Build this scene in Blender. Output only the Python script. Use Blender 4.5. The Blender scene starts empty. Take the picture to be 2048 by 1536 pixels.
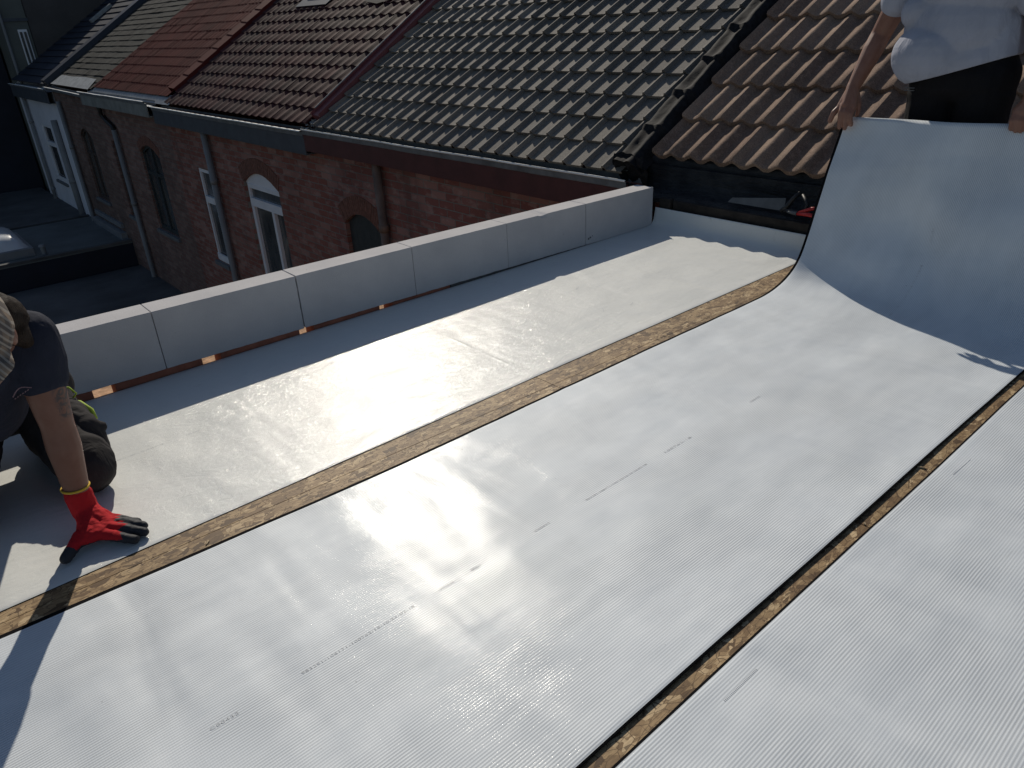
import bpy, bmesh, math, random
from mathutils import Vector, Matrix, noise
random.seed(7)
rad = math.radians
SC = bpy.context.scene
COL = SC.collection

# ------------------------------------------------------------------ camera, sky, sun, exposure
YAW, PITCH, ROLL, FPX, CAMZ = 0.87810, -0.46610, -0.05070, 1457.3, 1.2201
_f = Vector((math.cos(PITCH)*math.cos(YAW), math.cos(PITCH)*math.sin(YAW), math.sin(PITCH)))
_r = _f.cross(Vector((0, 0, 1))).normalized(); _u = _r.cross(_f)
_R = math.cos(ROLL)*_r + math.sin(ROLL)*_u
_U = -math.sin(ROLL)*_r + math.cos(ROLL)*_u
cam = bpy.data.cameras.new('camera'); camo = bpy.data.objects.new('camera', cam); COL.objects.link(camo)
cam.sensor_fit = 'HORIZONTAL'; cam.sensor_width = 36.0; cam.lens = FPX/2048*36.0
cam.clip_start = 0.02; cam.clip_end = 500
camo.matrix_world = Matrix(((_R.x, _U.x, -_f.x, 0), (_R.y, _U.y, -_f.y, 0), (_R.z, _U.z, -_f.z, CAMZ), (0, 0, 0, 1)))
SC.camera = camo

SUN_AZ, SUN_EL = 60.0, 34.5
w = bpy.data.worlds.new('World'); SC.world = w; w.use_nodes = True
wn = w.node_tree.nodes; wl = w.node_tree.links
sky = wn.new('ShaderNodeTexSky'); sky.sky_type = 'NISHITA'; sky.sun_disc = False
sky.sun_elevation = rad(SUN_EL); sky.sun_rotation = rad(90-SUN_AZ); sky.air_density = 1.0; sky.dust_density = 0.6
wl.new(sky.outputs[0], wn['Background'].inputs[0]); wn['Background'].inputs[1].default_value = 0.075
sl = bpy.data.lights.new('sun', 'SUN'); sl.energy = 4.2; sl.angle = rad(0.5); sl.color = (1.0, 0.92, 0.79)
so = bpy.data.objects.new('sun', sl); COL.objects.link(so)
sd = Vector((math.cos(rad(SUN_EL))*math.cos(rad(SUN_AZ)), math.cos(rad(SUN_EL))*math.sin(rad(SUN_AZ)), math.sin(rad(SUN_EL))))
so.rotation_euler = sd.to_track_quat('Z', 'Y').to_euler()
SC.view_settings.view_transform = 'Standard'; SC.view_settings.look = 'None'
SC.view_settings.gamma = 1.0; SC.view_settings.exposure = -0.35

# ------------------------------------------------------------------ material helpers
class NT:
    def __init__(s, name):
        m = bpy.data.materials.new(name); m.use_nodes = True
        s.m = m; s.n = m.node_tree.nodes; s.l = m.node_tree.links; s.b = s.n['Principled BSDF']
    def node(s, t, **k):
        n = s.n.new(t)
        for a, v in k.items(): setattr(n, a, v)
        return n
    def set(s, n, i, v):
        if isinstance(v, bpy.types.NodeSocket): s.l.new(v, n.inputs[i])
        else: n.inputs[i].default_value = v
    def coord(s, kind='Object', scale=(1, 1, 1), rot=(0, 0, 0), loc=(0, 0, 0), src=None):
        if src is None: src = s.node('ShaderNodeTexCoord').outputs[kind]
        m = s.node('ShaderNodeMapping'); s.l.new(src, m.inputs[0])
        m.inputs['Scale'].default_value = scale; m.inputs['Rotation'].default_value = rot; m.inputs['Location'].default_value = loc
        return m.outputs[0]
    def noise(s, vec, scale=5, detail=4, rough=.55, dist=0, out='Fac'):
        n = s.node('ShaderNodeTexNoise'); s.l.new(vec, n.inputs['Vector'])
        n.inputs['Scale'].default_value = scale; n.inputs['Detail'].default_value = detail
        n.inputs['Roughness'].default_value = rough; n.inputs['Distortion'].default_value = dist
        return n.outputs[out]
    def vor(s, vec, scale=5, feature='F1', out='Color', rnd=1.0):
        n = s.node('ShaderNodeTexVoronoi', feature=feature); s.l.new(vec, n.inputs['Vector'])
        n.inputs['Scale'].default_value = scale; n.inputs['Randomness'].default_value = rnd
        return n.outputs[out]
    def math(s, op, a, b=0.0, c=0.0, clamp=False):
        n = s.node('ShaderNodeMath', operation=op, use_clamp=clamp)
        s.set(n, 0, a); s.set(n, 1, b)
        if op in ('MULTIPLY_ADD',): s.set(n, 2, c)
        return n.outputs[0]
    def ramp(s, fac, stops, interp='LINEAR'):
        n = s.node('ShaderNodeValToRGB'); s.l.new(fac, n.inputs[0]); cr = n.color_ramp; cr.interpolation = interp
        while len(cr.elements) < len(stops): cr.elements.new(.5)
        for e, (p, c) in zip(cr.elements, stops):
            e.position = p; e.color = (c if len(c) == 4 else (*c, 1)) if hasattr(c, '__len__') else (c, c, c, 1)
        return n.outputs[0]
    def mix(s, fac, a, b, mode='MIX'):
        n = s.node('ShaderNodeMix', data_type='RGBA', blend_type=mode)
        s.set(n, 0, fac); s.set(n, 6, a); s.set(n, 7, b)
        return n.outputs[2]
    def bump(s, h, strength=.5, dist=.01, normal=None):
        n = s.node('ShaderNodeBump'); n.inputs['Strength'].default_value = strength; n.inputs['Distance'].default_value = dist
        s.l.new(h, n.inputs['Height'])
        if normal is not None: s.l.new(normal, n.inputs['Normal'])
        return n.outputs[0]
    def out(s, color=None, rough=None, normal=None, metal=None, spec=None):
        if color is not None: s.set(s.b, 'Base Color', (*color, 1) if isinstance(color, tuple) and len(color) == 3 else color)
        if rough is not None: s.set(s.b, 'Roughness', rough)
        if normal is not None: s.set(s.b, 'Normal', normal)
        if metal is not None: s.set(s.b, 'Metallic', metal)
        if spec is not None: s.set(s.b, 'Specular IOR Level', spec)
        return s.m

def simple(name, col, rough=.6, var=.15, scale=8, bumpd=.002, bscale=60, metal=0.0, spec=.4):
    t = NT(name); c = t.coord()
    n = t.noise(c, scale, 5, .6)
    f = t.ramp(n, [(.3, 1-var), (.7, 1+var)])
    col4 = (*col, 1)
    k = t.mix(1.0, col4, f, 'MULTIPLY')
    nb = t.noise(c, bscale, 3, .6)
    return t.out(k, rough, t.bump(nb, .4, bumpd), metal, spec)

def mat_sheet(name, ribs=True):
    t = NT(name)
    uv = t.node('ShaderNodeTexCoord').outputs['UV']
    o = t.coord('Object')
    sep = t.node('ShaderNodeSeparateXYZ'); t.l.new(uv, sep.inputs[0])
    big = t.noise(t.coord('UV', (1.1, 2.6, 1)), 1.6, 3, .5)
    mid = t.noise(t.coord('UV', (5, 9, 1)), 1.5, 4, .6)
    col = t.mix(t.ramp(mid, [(.35, 0), (.75, 1)]), (.66, .705, .745, 1), (.73, .77, .805, 1))
    # dark specks and scuffs
    sp = t.noise(t.coord('UV', (1, 1, 1)), 95, 2, .5)
    col = t.mix(t.ramp(sp, [(.77, 0), (.80, 1)]), col, (.25, .25, .25, 1))
    sm = t.noise(t.coord('UV', (3, 6, 1), (0, 0, .5)), 2.6, 6, .75, 1.2)
    col = t.mix(t.math('MULTIPLY', t.ramp(sm, [(.62, 0), (.74, 1)]), .22), col, (.42, .42, .40, 1))
    fib = t.noise(t.coord('UV', (18, 260, 1)), 1.0, 3, .6)
    if ribs:
        ph = t.math('MULTIPLY', sep.outputs[1], 2*math.pi/0.0064)
        s1 = t.math('SINE', ph)
        s1 = t.math('MULTIPLY_ADD', s1, .5, .5)
        ph2 = t.math('MULTIPLY', sep.outputs[0], 2*math.pi/0.0050)
        s2 = t.math('MULTIPLY_ADD', t.math('SINE', ph2), .5, .5)
        amp = t.ramp(t.noise(t.coord('UV', (1.5, 3, 1)), 1.7, 2, .5), [(.35, .45), (.65, 1.0)])
        h = t.math('MULTIPLY', s1, amp)
        h = t.math('ADD', h, t.math('MULTIPLY', s2, .10))
        h = t.math('ADD', h, t.math('MULTIPLY', fib, .55))
        col = t.mix(t.math('MULTIPLY', t.math('MULTIPLY', t.math('SUBTRACT', 1.0, s1), amp), .66), col, (.33, .35, .37, 1))  # shading of the rib grooves painted into the base colour
        nb = t.bump(h, .30, .0011)
    else:
        ph = t.math('MULTIPLY', sep.outputs[1], 2*math.pi/0.0045)
        s1 = t.math('MULTIPLY_ADD', t.math('SINE', ph), .5, .5)
        wr = t.noise(t.coord('UV', (2.6, 9, 1), (0, 0, .2)), 2.2, 6, .68, 2.2)
        wr2 = t.noise(t.coord('UV', (16, 16, 1)), 1.6, 3, .6, .8)
        h = t.math('ADD', t.math('MULTIPLY', s1, .06), t.math('MULTIPLY', wr, 1.6))
        h = t.math('ADD', h, t.math('MULTIPLY', wr2, .8))
        h = t.math('ADD', h, t.math('MULTIPLY', fib, .12))
        nb = t.bump(h, .35, .0032)
        col = t.mix(.85, col, (.715, .72, .685, 1))
        col = t.mix(t.math('MULTIPLY', t.ramp(sm, [(.60, 0), (.72, 1)]), .30), col, (.42, .41, .38, 1))
    wv = t.noise(t.coord('UV', (1.0, 1.0, 1), (0, 0, .9), (3, 1, 0)), 3.2, 1, .4, .3)
    wv2 = t.noise(t.coord('UV', (2.4, .8, 1), (0, 0, -.5)), 2.6, 1.5, .4, .4)
    nb = t.bump(big, .35, .02, nb)
    nb = t.bump(wv, .36, .03, nb)
    nb = t.bump(wv2, .42, .03, nb)
    sparkle = t.noise(t.coord('UV', (260, 420, 1)), 1.0, 2, .6)
    nc = t.bump(big, .30, .02)
    nc = t.bump(wv, .18 if ribs else .08, .03, nc)
    nc = t.bump(wv2, .22 if ribs else .10, .03, nc)
    nc = t.bump(h, .16 if ribs else .40, .0011 if ribs else .0032, nc)
    nc = t.bump(sparkle, .30 if ribs else .55, .0010, nc)
    t.b.inputs['Coat Weight'].default_value = .14 if ribs else .42
    t.l.new(t.ramp(mid, [(.3, .08), (.7, .13)]), t.b.inputs['Coat Roughness']); t.b.inputs['Coat IOR'].default_value = 1.45
    t.l.new(nc, t.b.inputs['Coat Normal'])
    return t.out(col, (.64 if ribs else .56), nb, metal=(.09 if ribs else .0), spec=(.32 if ribs else .16))

def mat_osb():
    t = NT('osb_board'); o = t.coord('Object')
    n = t.noise(t.coord('Object', (9, 9, 9)), 1, 3, .6, out='Color')
    dn = t.mix(.02, o, n, 'ADD')
    def layer(rot, sx, sy, off=0):
        m = t.coord('Object', (sx, sy, 1), (0, 0, rot), (off, off, 0), src=dn)
        return t.vor(m, 1.0)
    def g(v):
        q = t.node('ShaderNodeSeparateColor'); t.l.new(v, q.inputs[0]); return q.outputs[0]
    L = [layer(.25, 15, 48), layer(1.25, 17, 50, 3), layer(2.2, 16, 56, 5), layer(2.9, 26, 90, 7)]
    v = g(L[0])
    for k, q in enumerate(L[1:]):
        pk = t.noise(t.coord('Object', (1, 1, 1), (0, 0, k), (k*3, k*7, 0), src=dn), 13+5*k, 2, .5)
        v = t.mix(t.math('GREATER_THAN', pk, .54), v, g(q))
    col = t.ramp(v, [(0, (.11, .068, .038)), (.2, (.235, .155, .085)), (.6, (.37, .262, .15)), (.85, (.47, .345, .205)), (1, (.66, .52, .34))])
    gr = t.noise(t.coord('Object', (30, 160, 1), (0, 0, .5)), 2, 4, .6)
    col = t.mix(1.0, col, t.ramp(gr, [(.3, .70), (.7, 1.15)]), 'MULTIPLY')
    ed = t.vor(t.coord('Object', (30, 80, 1), (0, 0, 1.7), src=dn), 1.0, feature='DISTANCE_TO_EDGE', out='Distance')
    col = t.mix(t.math('MULTIPLY', t.math('LESS_THAN', ed, .028), .75), col, (.09, .055, .03, 1))
    dk = t.noise(t.coord('Object', (90, 20, 1), (0, 0, .7)), 2, 3, .6, 1.)
    col = t.mix(t.ramp(dk, [(.64, 0), (.72, .8)]), col, (.10, .06, .035, 1))
    st = t.noise(o, 2.2, 3, .6)
    col = t.mix(1.0, col, t.ramp(st, [(.3, (.78, .74, .66)), (.7, (1.02, .96, .86))]), 'MULTIPLY')
    return t.out(col, .62, t.bump(v, .5, .0015), spec=.3)

def mat_brick(name, c1, c2, mortar, axis='yz', stain=.5, bw=.225, rh=.075):
    t = NT(name); tc = t.node('ShaderNodeTexCoord')
    sp = t.node('ShaderNodeSeparateXYZ'); t.l.new(tc.outputs['Object'], sp.inputs[0])
    cb = t.node('ShaderNodeCombineXYZ')
    t.l.new(sp.outputs[{'y': 1, 'x': 0}[axis[0]]], cb.inputs[0]); t.l.new(sp.outputs[2], cb.inputs[1])
    wob = t.noise(tc.outputs['Object'], 7, 2, .5, out='Color')
    vec = t.mix(.006, cb.outputs[0], wob, 'ADD')
    br = t.node('ShaderNodeTexBrick'); t.l.new(vec, br.inputs['Vector'])
    br.inputs['Scale'].default_value = 1.0; br.inputs['Brick Width'].default_value = bw; br.inputs['Row Height'].default_value = rh
    br.inputs['Mortar Size'].default_value = .006; br.inputs['Mortar Smooth'].default_value = .3; br.inputs['Bias'].default_value = -.5
    br.inputs['Color1'].default_value = (*c1, 1); br.inputs['Color2'].default_value = (*c2, 1); br.inputs['Mortar'].default_value = (*mortar, 1)
    col = br.outputs['Color']
    big = t.noise(tc.outputs['Object'], .8, 4, .6)
    col = t.mix(1.0, col, t.ramp(big, [(.25, .75), (.75, 1.2)]), 'MULTIPLY')
    # pale worn faces
    pale = t.noise(t.coord('Object', (1, 6, 15)), 1.1, 2, .6)
    pa = t.math('MULTIPLY', t.ramp(pale, [(.55, 0), (.64, 1)]), .28*stain)
    col = t.mix(pa, col, (.42, .33, .30, 1))
    soot = t.noise(t.coord('Object', (1, 1.2, .5)), 1.7, 4, .6)
    col = t.mix(t.math('MULTIPLY', t.ramp(soot, [(.55, 0), (.75, 1)]), .6), col, (.07, .055, .05, 1))
    h = t.math('SUBTRACT', 1.0, br.outputs['Fac'])
    h = t.math('ADD', h, t.math('MULTIPLY', t.noise(tc.outputs['Object'], 60, 3, .6), .5))
    return t.out(col, .85, t.bump(h, .8, .008), spec=.2)

def mat_tile(name, c1, c2, rough=.6, lichen=.3, grain=.6, spec=.4):
    """UV is laid out in tile units, so each whole cell is one tile"""
    t = NT(name)
    uv = t.node('ShaderNodeTexCoord').outputs['UV']
    fl = t.node('ShaderNodeVectorMath', operation='FLOOR'); t.l.new(uv, fl.inputs[0])
    wn_ = t.node('ShaderNodeTexWhiteNoise', noise_dimensions='2D'); t.l.new(fl.outputs[0], wn_.inputs['Vector'])
    o = t.coord('Object')
    col = t.mix(wn_.outputs['Value'], (*c1, 1), (*c2, 1))
    big = t.noise(o, 1.4, 4, .6)
    col = t.mix(1.0, col, t.ramp(big, [(.3, .75), (.7, 1.2)]), 'MULTIPLY')
    li = t.noise(o, 26, 5, .7)
    col = t.mix(t.math('MULTIPLY', t.ramp(li, [(.5, 0), (.72, 1)]), lichen), col, tuple(min(1, x*2.0+.03) for x in c2)+(1,))
    gr = t.noise(o, 170, 2, .6)
    col = t.mix(1.0, col, t.ramp(gr, [(.3, .65), (.7, 1.3)]), 'MULTIPLY')
    return t.out(col, rough, t.bump(gr, grain, .003), spec=spec)

def mat_fabric(name, col, rough=.85, weave=400, fold=.0, var=.12):
    t = NT(name); o = t.coord('Object')
    n = t.noise(o, 9, 4, .6)
    k = t.mix(1.0, (*col, 1), t.ramp(n, [(.3, 1-var), (.7, 1+var)]), 'MULTIPLY')
    h = t.noise(o, weave, 2, .5)
    nb = t.bump(h, .3, .0008)
    f = t.noise(t.coord('Object', (1, 1.6, .7), (.4, .2, .6)), 14, 3, .5, 1.4)
    nb = t.bump(f, .5, .012, nb)
    return t.out(k, rough, nb, spec=.15)

M = {}
M['sheet'] = mat_sheet('ribbed_white_membrane', True)
M['sheet_flat'] = mat_sheet('smooth_white_membrane', False)
M['backing'] = simple('black_rubber_backing', (.007, .007, .008), .95, .2, 20, spec=.05)
M['osb'] = mat_osb()
M['ink'] = simple('faded_grey_ink', (.52, .54, .56), .6, .3, 60)
M['aac_dark'] = simple('joint_grit', (.10, .10, .10), .9)
def mat_aac():
    t = NT('aerated_concrete'); o = t.coord('Object')
    col = t.mix(t.ramp(t.noise(o, 4, 4, .6), [(.3, 0), (.7, 1)]), (.475, .465, .475, 1), (.565, .55, .55, 1))
    po = t.vor(o, 230, out='Distance')
    pit = t.noise(o, 46, 2, .5)
    col = t.mix(t.ramp(pit, [(.74, 0), (.80, .6)]), col, (.25, .25, .25, 1))
    col = t.mix(t.math('MULTIPLY', t.ramp(t.noise(o, 300, 2, .5), [(.55, 0), (.7, 1)]), .3), col, (.38, .37, .35, 1))
    sc = t.noise(t.coord('Object', (8, 8, 60)), 2, 2, .5)
    nb = t.bump(po, .35, .0015); nb = t.bump(sc, .15, .002, nb)
    return t.out(col, .92, nb, spec=.15)
M['aac'] = mat_aac()
M['red_clay'] = simple('red_clay', (.34, .13, .085), .85, .25, 14, .002, 90, spec=.2)
M['brick_a'] = mat_brick('brown_red_brickwork', (.21, .088, .075), (.40, .27, .24), (.20, .18, .165), stain=1.0)
M['brick_b'] = mat_brick('orange_red_brickwork', (.225, .09, .07), (.40, .255, .22), (.215, .19, .17), stain=.9)
M['brick_c'] = mat_brick('dull_brown_brickwork', (.17, .10, .085), (.31, .21, .18), (.18, .165, .15), stain=.5)
M['brick_d'] = mat_brick('grey_brown_brickwork', (.15, .095, .08), (.27, .19, .165), (.16, .15, .135), stain=.4)
M['brick_x'] = mat_brick('extension_brickwork', (.26, .12, .08), (.34, .16, .11), (.25, .22, .2), axis='xz', stain=.4)
M['ledge_brick'] = simple('orange_brick_and_mortar', (.42, .27, .17), .9, .45, 30, .006, 50, spec=.1)
M['arch'] = simple('orange_arch_brick', (.17, .085, .065), .85, .3, 25, .004, 70, spec=.2)
M['white_wall'] = simple('white_painted_wall', (.62, .64, .70), .8, .08, 3, .002, 40)
M['tile_ours'] = mat_tile('brown_concrete_tile', (.285, .205, .155), (.195, .132, .10), .85, .5, 1.0, .1)
M['tile_a'] = mat_tile('weathered_grey_brown_tile', (.215, .195, .17), (.135, .125, .115), .8, .3, .4, .12)
M['tile_b'] = mat_tile('dark_red_glazed_tile', (.068, .018, .019), (.042, .019, .020), .75, .12, .25, .12)
M['tile_c'] = mat_tile('brick_red_metal_tile', (.115, .019, .015), (.095, .017, .014), .8, .05, .2, .1)
M['tile_d'] = mat_tile('mossy_grey_slate', (.042, .043, .040), (.028, .029, .028), .9, .5, .6, .1)
M['tile_e'] = mat_tile('blue_black_slate', (.022, .027, .04), (.03, .036, .052), .7, .1, .2, .2)
M['rim'] = simple('pale_gutter_rim', (.78, .78, .75), .6, .25, 5, .001, 40, spec=.3)
M['zinc'] = simple('light_zinc', (.30, .31, .31), .6, .3, 9, .001, 40, spec=.3)
M['zinc_dark'] = simple('dull_zinc', (.16, .175, .19), .5, .3, 7, .001, 40, metal=.2)
M['fascia_red'] = simple('wine_red_board', (.075, .024, .024), .6, .2, 6)
M['fascia_grey'] = simple('slate_grey_board', (.06, .07, .085), .6, .2, 6)
M['fascia_pale'] = simple('pale_grey_board', (.19, .20, .19), .7, .25, 6)
M['verge_red'] = simple('dark_red_verge_sheet', (.15, .042, .045), .45, .15, 5)
M['verge_black'] = simple('blue_black_verge_sheet', (.018, .022, .035), .5, .2, 5)
M['pipe_grey'] = simple('grey_plastic_pipe', (.20, .21, .22), .7, .12, 4)
M['pipe_copper'] = simple('weathered_copper_pipe', (.15, .11, .09), .7, .4, 5)
M['pipe_black'] = simple('black_plastic_pipe', (.02, .02, .022), .5)
M['win_white'] = simple('white_window_frame', (.72, .74, .78), .45, .06, 5)
M['win_dark'] = simple('dark_window_board', (.03, .04, .045), .5, .2, 10)
M['win_brown'] = simple('brown_window_frame', (.06, .045, .04), .6, .2, 10)
M['sill'] = simple('bluestone_sill', (.13, .14, .15), .8, .2, 14)
def mat_glass():
    t = NT('window_glass'); o = t.coord('Object')
    n = t.noise(t.coord('Object', (1, 1.3, .6)), 2.2, 3, .6)
    return t.out(t.ramp(n, [(.3, (.035, .04, .045)), (.7, (.12, .12, .115))]), .08, t.bump(n, .05, .01), spec=.5)
M['glass'] = mat_glass()
M['bitumen'] = simple('dark_bitumen_felt', (.085, .088, .09), .85, .35, 1.3, .004, 50)
M['bitumen2'] = simple('grey_green_bitumen_felt', (.13, .145, .145), .85, .3, 1.0, .004, 50)
M['dome'] = simple('milky_acrylic_dome', (.62, .64, .66), .25, .08, 3)
M['render_green'] = simple('grey_green_render', (.115, .125, .115), .9, .15, 1.5)
M['render_brown'] = simple('grey_brown_render', (.075, .07, .068), .9, .2, 1.2)
M['dark_wall'] = simple('blue_black_cladding', (.012, .016, .028), .7, .2, 2)
M['ground'] = simple('dark_yard_ground', (.035, .035, .037), .95, .3, .6)
M['lead'] = simple('aged_lead', (.016, .016, .018), .8, .5, 26, .006, 24, spec=.12)
M['black_foil'] = None
def mat_foil():
    t = NT('black_crumpled_foil'); o = t.coord('Object')
    a = t.noise(t.coord('Object', (2, 1, 4)), 7, 5, .6, 1.5)
    col = t.ramp(t.noise(o, 8, 4, .6), [(.35, (.010, .012, .015)), (.75, (.035, .038, .042))])
    return t.out(col, .6, t.bump(a, .9, .03), spec=.3)
M['black_foil'] = mat_foil()
M['timber_dark'] = simple('dirty_dark_timber', (.026, .021, .017), .85, .5, 12, .004, 40)
M['skin_l'] = None
def mat_skin(name, col, tattoo=False):
    t = NT(name); o = t.coord('Object')
    c = t.mix(t.ramp(t.noise(o, 18, 4, .6), [(.3, 0), (.7, 1)]), (*col, 1), (col[0]*.82, col[1]*.72, col[2]*.68, 1))
    if tattoo:
        # tattoo ink on the outer side of the upper arm only
        sp = t.node('ShaderNodeSeparateXYZ'); t.l.new(o, sp.inputs[0])
        zz = t.ramp(sp.outputs[2], [(.345, 0), (.36, 1), (.50, 1), (.52, 0)])
        xx = t.ramp(sp.outputs[0], [(.160, 0), (.172, 1)])
        pt = t.noise(o, 34, 4, .6, 1.8)
        ink = t.math('MULTIPLY', t.math('MULTIPLY', zz, xx), t.ramp(pt, [(.44, 0), (.54, .85)]))
        c = t.mix(ink, c, (.06, .055, .055, 1))
    b = t.bump(t.noise(o, 140, 3, .6), .3, .0012)
    m = t.out(c, .5, b, spec=.4)
    t.b.inputs['Subsurface Weight'].default_value = .08; t.b.inputs['Subsurface Scale'].default_value = .01
    t.b.inputs['Subsurface Radius'].default_value = (1, .35, .2)
    return m
M['skin_l'] = mat_skin('tanned_skin_tattooed', (.225, .112, .078), True)
M['skin_r'] = mat_skin('tanned_skin', (.26, .135, .095))
M['navy'] = mat_fabric('navy_cotton', (.024, .028, .045))
M['heather'] = mat_fabric('heather_grey_cotton', (.36, .375, .44), var=.08)
M['work_grey'] = mat_fabric('charcoal_work_fabric', (.032, .029, .030), var=.3)
M['black_cloth'] = mat_fabric('black_cotton', (.009, .009, .011))
M['glove_red'] = mat_fabric('red_knit', (.46, .018, .024), weave=600)
M['glove_rubber'] = mat_fabric('dark_grip_rubber', (.035, .038, .045), .6)
M['glove_hem'] = simple('yellow_knit_hem', (.62, .40, .04), .8)
M['hair'] = None
def mat_hair():
    t = NT('dark_brown_hair'); o = t.coord('Object', (60, 60, 12), (.5, .3, .2))
    n = t.noise(o, 3, 4, .6)
    return t.out(t.ramp(n, [(.3, (.007, .0045, .0035)), (.7, (.024, .014, .009))]), .7, t.bump(n, .9, .004), spec=.15)
M['hair'] = mat_hair()
def mat_plaid():
    t = NT('plaid_cap_cloth'); o = t.node('ShaderNodeTexCoord').outputs['Object']
    col = (.24, .185, .14, 1)
    last = None
    for rot, sc, c in (((.2, .5, .1), 120, (.07, .07, .075, 1)), ((.2, .5, 1.67), 120, (.09, .085, .085, 1)), ((.2, .5, .1), 310, (.40, .36, .31, 1))):
        m = t.coord('Object', (1, 1, 1), rot)
        s = t.node('ShaderNodeSeparateXYZ'); t.l.new(m, s.inputs[0])
        w_ = t.math('SINE', t.math('MULTIPLY', s.outputs[0], sc*2))
        f = t.math('MULTIPLY', t.ramp(t.math('MULTIPLY_ADD', w_, .5, .5), [(.62, 0), (.75, 1)]), .65)
        last = t.mix(f, col if last is None else last, c)
    return t.out(last, .85, t.bump(t.noise(o, 400, 2, .5), .3, .001), spec=.15)
M['plaid'] = mat_plaid()
M['hivis'] = simple('lime_yellow_trim', (.38, .50, .05), .7)
M['label_grey'] = simple('olive_grey_patch', (.16, .17, .14), .8)
M['steel'] = simple('dull_saw_steel', (.10, .105, .11), .5, .2, 14, metal=.2)
M['red_plastic'] = simple('red_plastic_grip', (.50, .03, .03), .45, .1)
M['logo'] = simple('pale_pink_print', (.20, .13, .15), .9)
M['face_dark'] = simple('eye_dark', (.02, .015, .012), .3)
M['boot'] = simple('dark_boot_leather', (.03, .027, .025), .6)

# ------------------------------------------------------------------ object helpers
def link(o, parent=None):
    COL.objects.link(o)
    if parent is not None:
        o.parent = parent
        o.matrix_parent_inverse = parent.matrix_basis.inverted()
    return o
def tag(o, label=None, cat=None, group=None, kind=None):
    if label: o['label'] = label
    if cat: o['category'] = cat
    if group: o['group'] = group
    if kind: o['kind'] = kind
    return o
def thing(name, label, cat, loc=(0, 0, 0), group=None):
    o = bpy.data.objects.new(name, None); o.location = loc; o.empty_display_size = .1
    link(o); return tag(o, label, cat, group)

class MB:
    def __init__(s): s.v = []; s.f = []; s.m = []; s.uv = []
    def vert(s, p): s.v.append(tuple(p)); return len(s.v)-1
    def face(s, idx, m=0, uv=None):
        s.f.append(tuple(idx)); s.m.append(m); s.uv.append(uv)
    def poly(s, pts, m=0, uv=None):
        i = [s.vert(p) for p in pts]; s.face(i, m, uv)
    def box(s, a, b, m=0, jit=0):
        (x0, y0, z0), (x1, y1, z1) = a, b
        c = [(x0, y0, z0), (x1, y0, z0), (x1, y1, z0), (x0, y1, z0), (x0, y0, z1), (x1, y0, z1), (x1, y1, z1), (x0, y1, z1)]
        i = [s.vert(p) for p in c]
        for q in ((0, 3, 2, 1), (4, 5, 6, 7), (0, 1, 5, 4), (1, 2, 6, 5), (2, 3, 7, 6), (3, 0, 4, 7)):
            s.face([i[k] for k in q], m)
    def tube(s, pts, rads, n=12, m=0, caps=True):
        pts = [Vector(p) for p in pts]
        if not hasattr(rads, '__len__'): rads = [rads]*len(pts)
        rings = []; prev = None
        for k, p in enumerate(pts):
            d = (pts[min(k+1, len(pts)-1)]-pts[max(k-1, 0)]).normalized()
            if prev is None:
                a = d.cross(Vector((0, 0, 1)));
                if a.length < .1: a = d.cross(Vector((0, 1, 0)))
            else: a = prev - d*prev.dot(d)
            a.normalize(); prev = a; b = d.cross(a)
            rings.append([s.vert(p+(a*math.cos(2*math.pi*j/n)+b*math.sin(2*math.pi*j/n))*rads[k]) for j in range(n)])
        for r0, r1 in zip(rings, rings[1:]):
            for j in range(n): s.face((r0[j], r0[(j+1) % n], r1[(j+1) % n], r1[j]), m)
        if caps:
            s.face(rings[0][::-1], m); s.face(rings[-1], m)
    def build(s, name, mats, parent=None, smooth=False, bevel=0, angle=None):
        me = bpy.data.meshes.new(name); me.from_pydata(s.v, [], s.f); me.update()
        if not isinstance(mats, (list, tuple)): mats = [mats]
        for m in mats: me.materials.append(m)
        me.polygons.foreach_set('material_index', s.m)
        if any(u is not None for u in s.uv):
            l = me.uv_layers.new(name='UVMap'); k = 0
            for f, u in zip(s.f, s.uv):
                for j in range(len(f)):
                    l.data[k].uv = u[j] if u else (0, 0)
                    k += 1
        if smooth: me.polygons.foreach_set('use_smooth', [True]*len(me.polygons))
        o = bpy.data.objects.new(name, me); link(o, parent)
        if bevel:
            md = o.modifiers.new('bevel', 'BEVEL'); md.width = bevel; md.segments = 2; md.limit_method = 'ANGLE'
        return o

def fn(p, sc, seed=0.0):
    return noise.noise(Vector((p[0]*sc+seed, p[1]*sc+seed*1.7, (p[2] if len(p) > 2 else 0)*sc-seed)))

# ================================================================== SETTING
g = MB(); g.poly([(-60, -60, -6), (80, -60, -6), (80, 120, -6), (-60, 120, -6)])
tag(g.build('ground', M['ground']), kind='structure')

DX1 = 3.655
# roof deck boards, 2 mm joints between them
d = MB()
xs = [-2.6, -.79, 1.65, DX1]; ysr = [-2.4, -.5, .594-1.25+.4, 1.755, 3.052]
ys = [-2.4, -.72, .53, 1.756, 2.926]
def yl(j, x): return 1.789-.0224*x if j == 3 else ys[j]
for i in range(3):
    for j in range(4):
        gx = .0012; xa, xb = xs[i]+gx, xs[i+1]-gx
        P = [(xa, yl(j, xa)+gx), (xb, yl(j, xb)+gx), (xb, yl(j+1, xb)-gx), (xa, yl(j+1, xa)-gx)]
        lo = [d.vert((x, y, -.018)) for x, y in P]; hi = [d.vert((x, y, 0)) for x, y in P]
        d.face(hi); d.face(lo[::-1])
        for k in range(4): d.face((lo[k], lo[(k+1) % 4], hi[(k+1) % 4], hi[k]))
tag(d.build('roof_deck', M['osb']), kind='structure')

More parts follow.
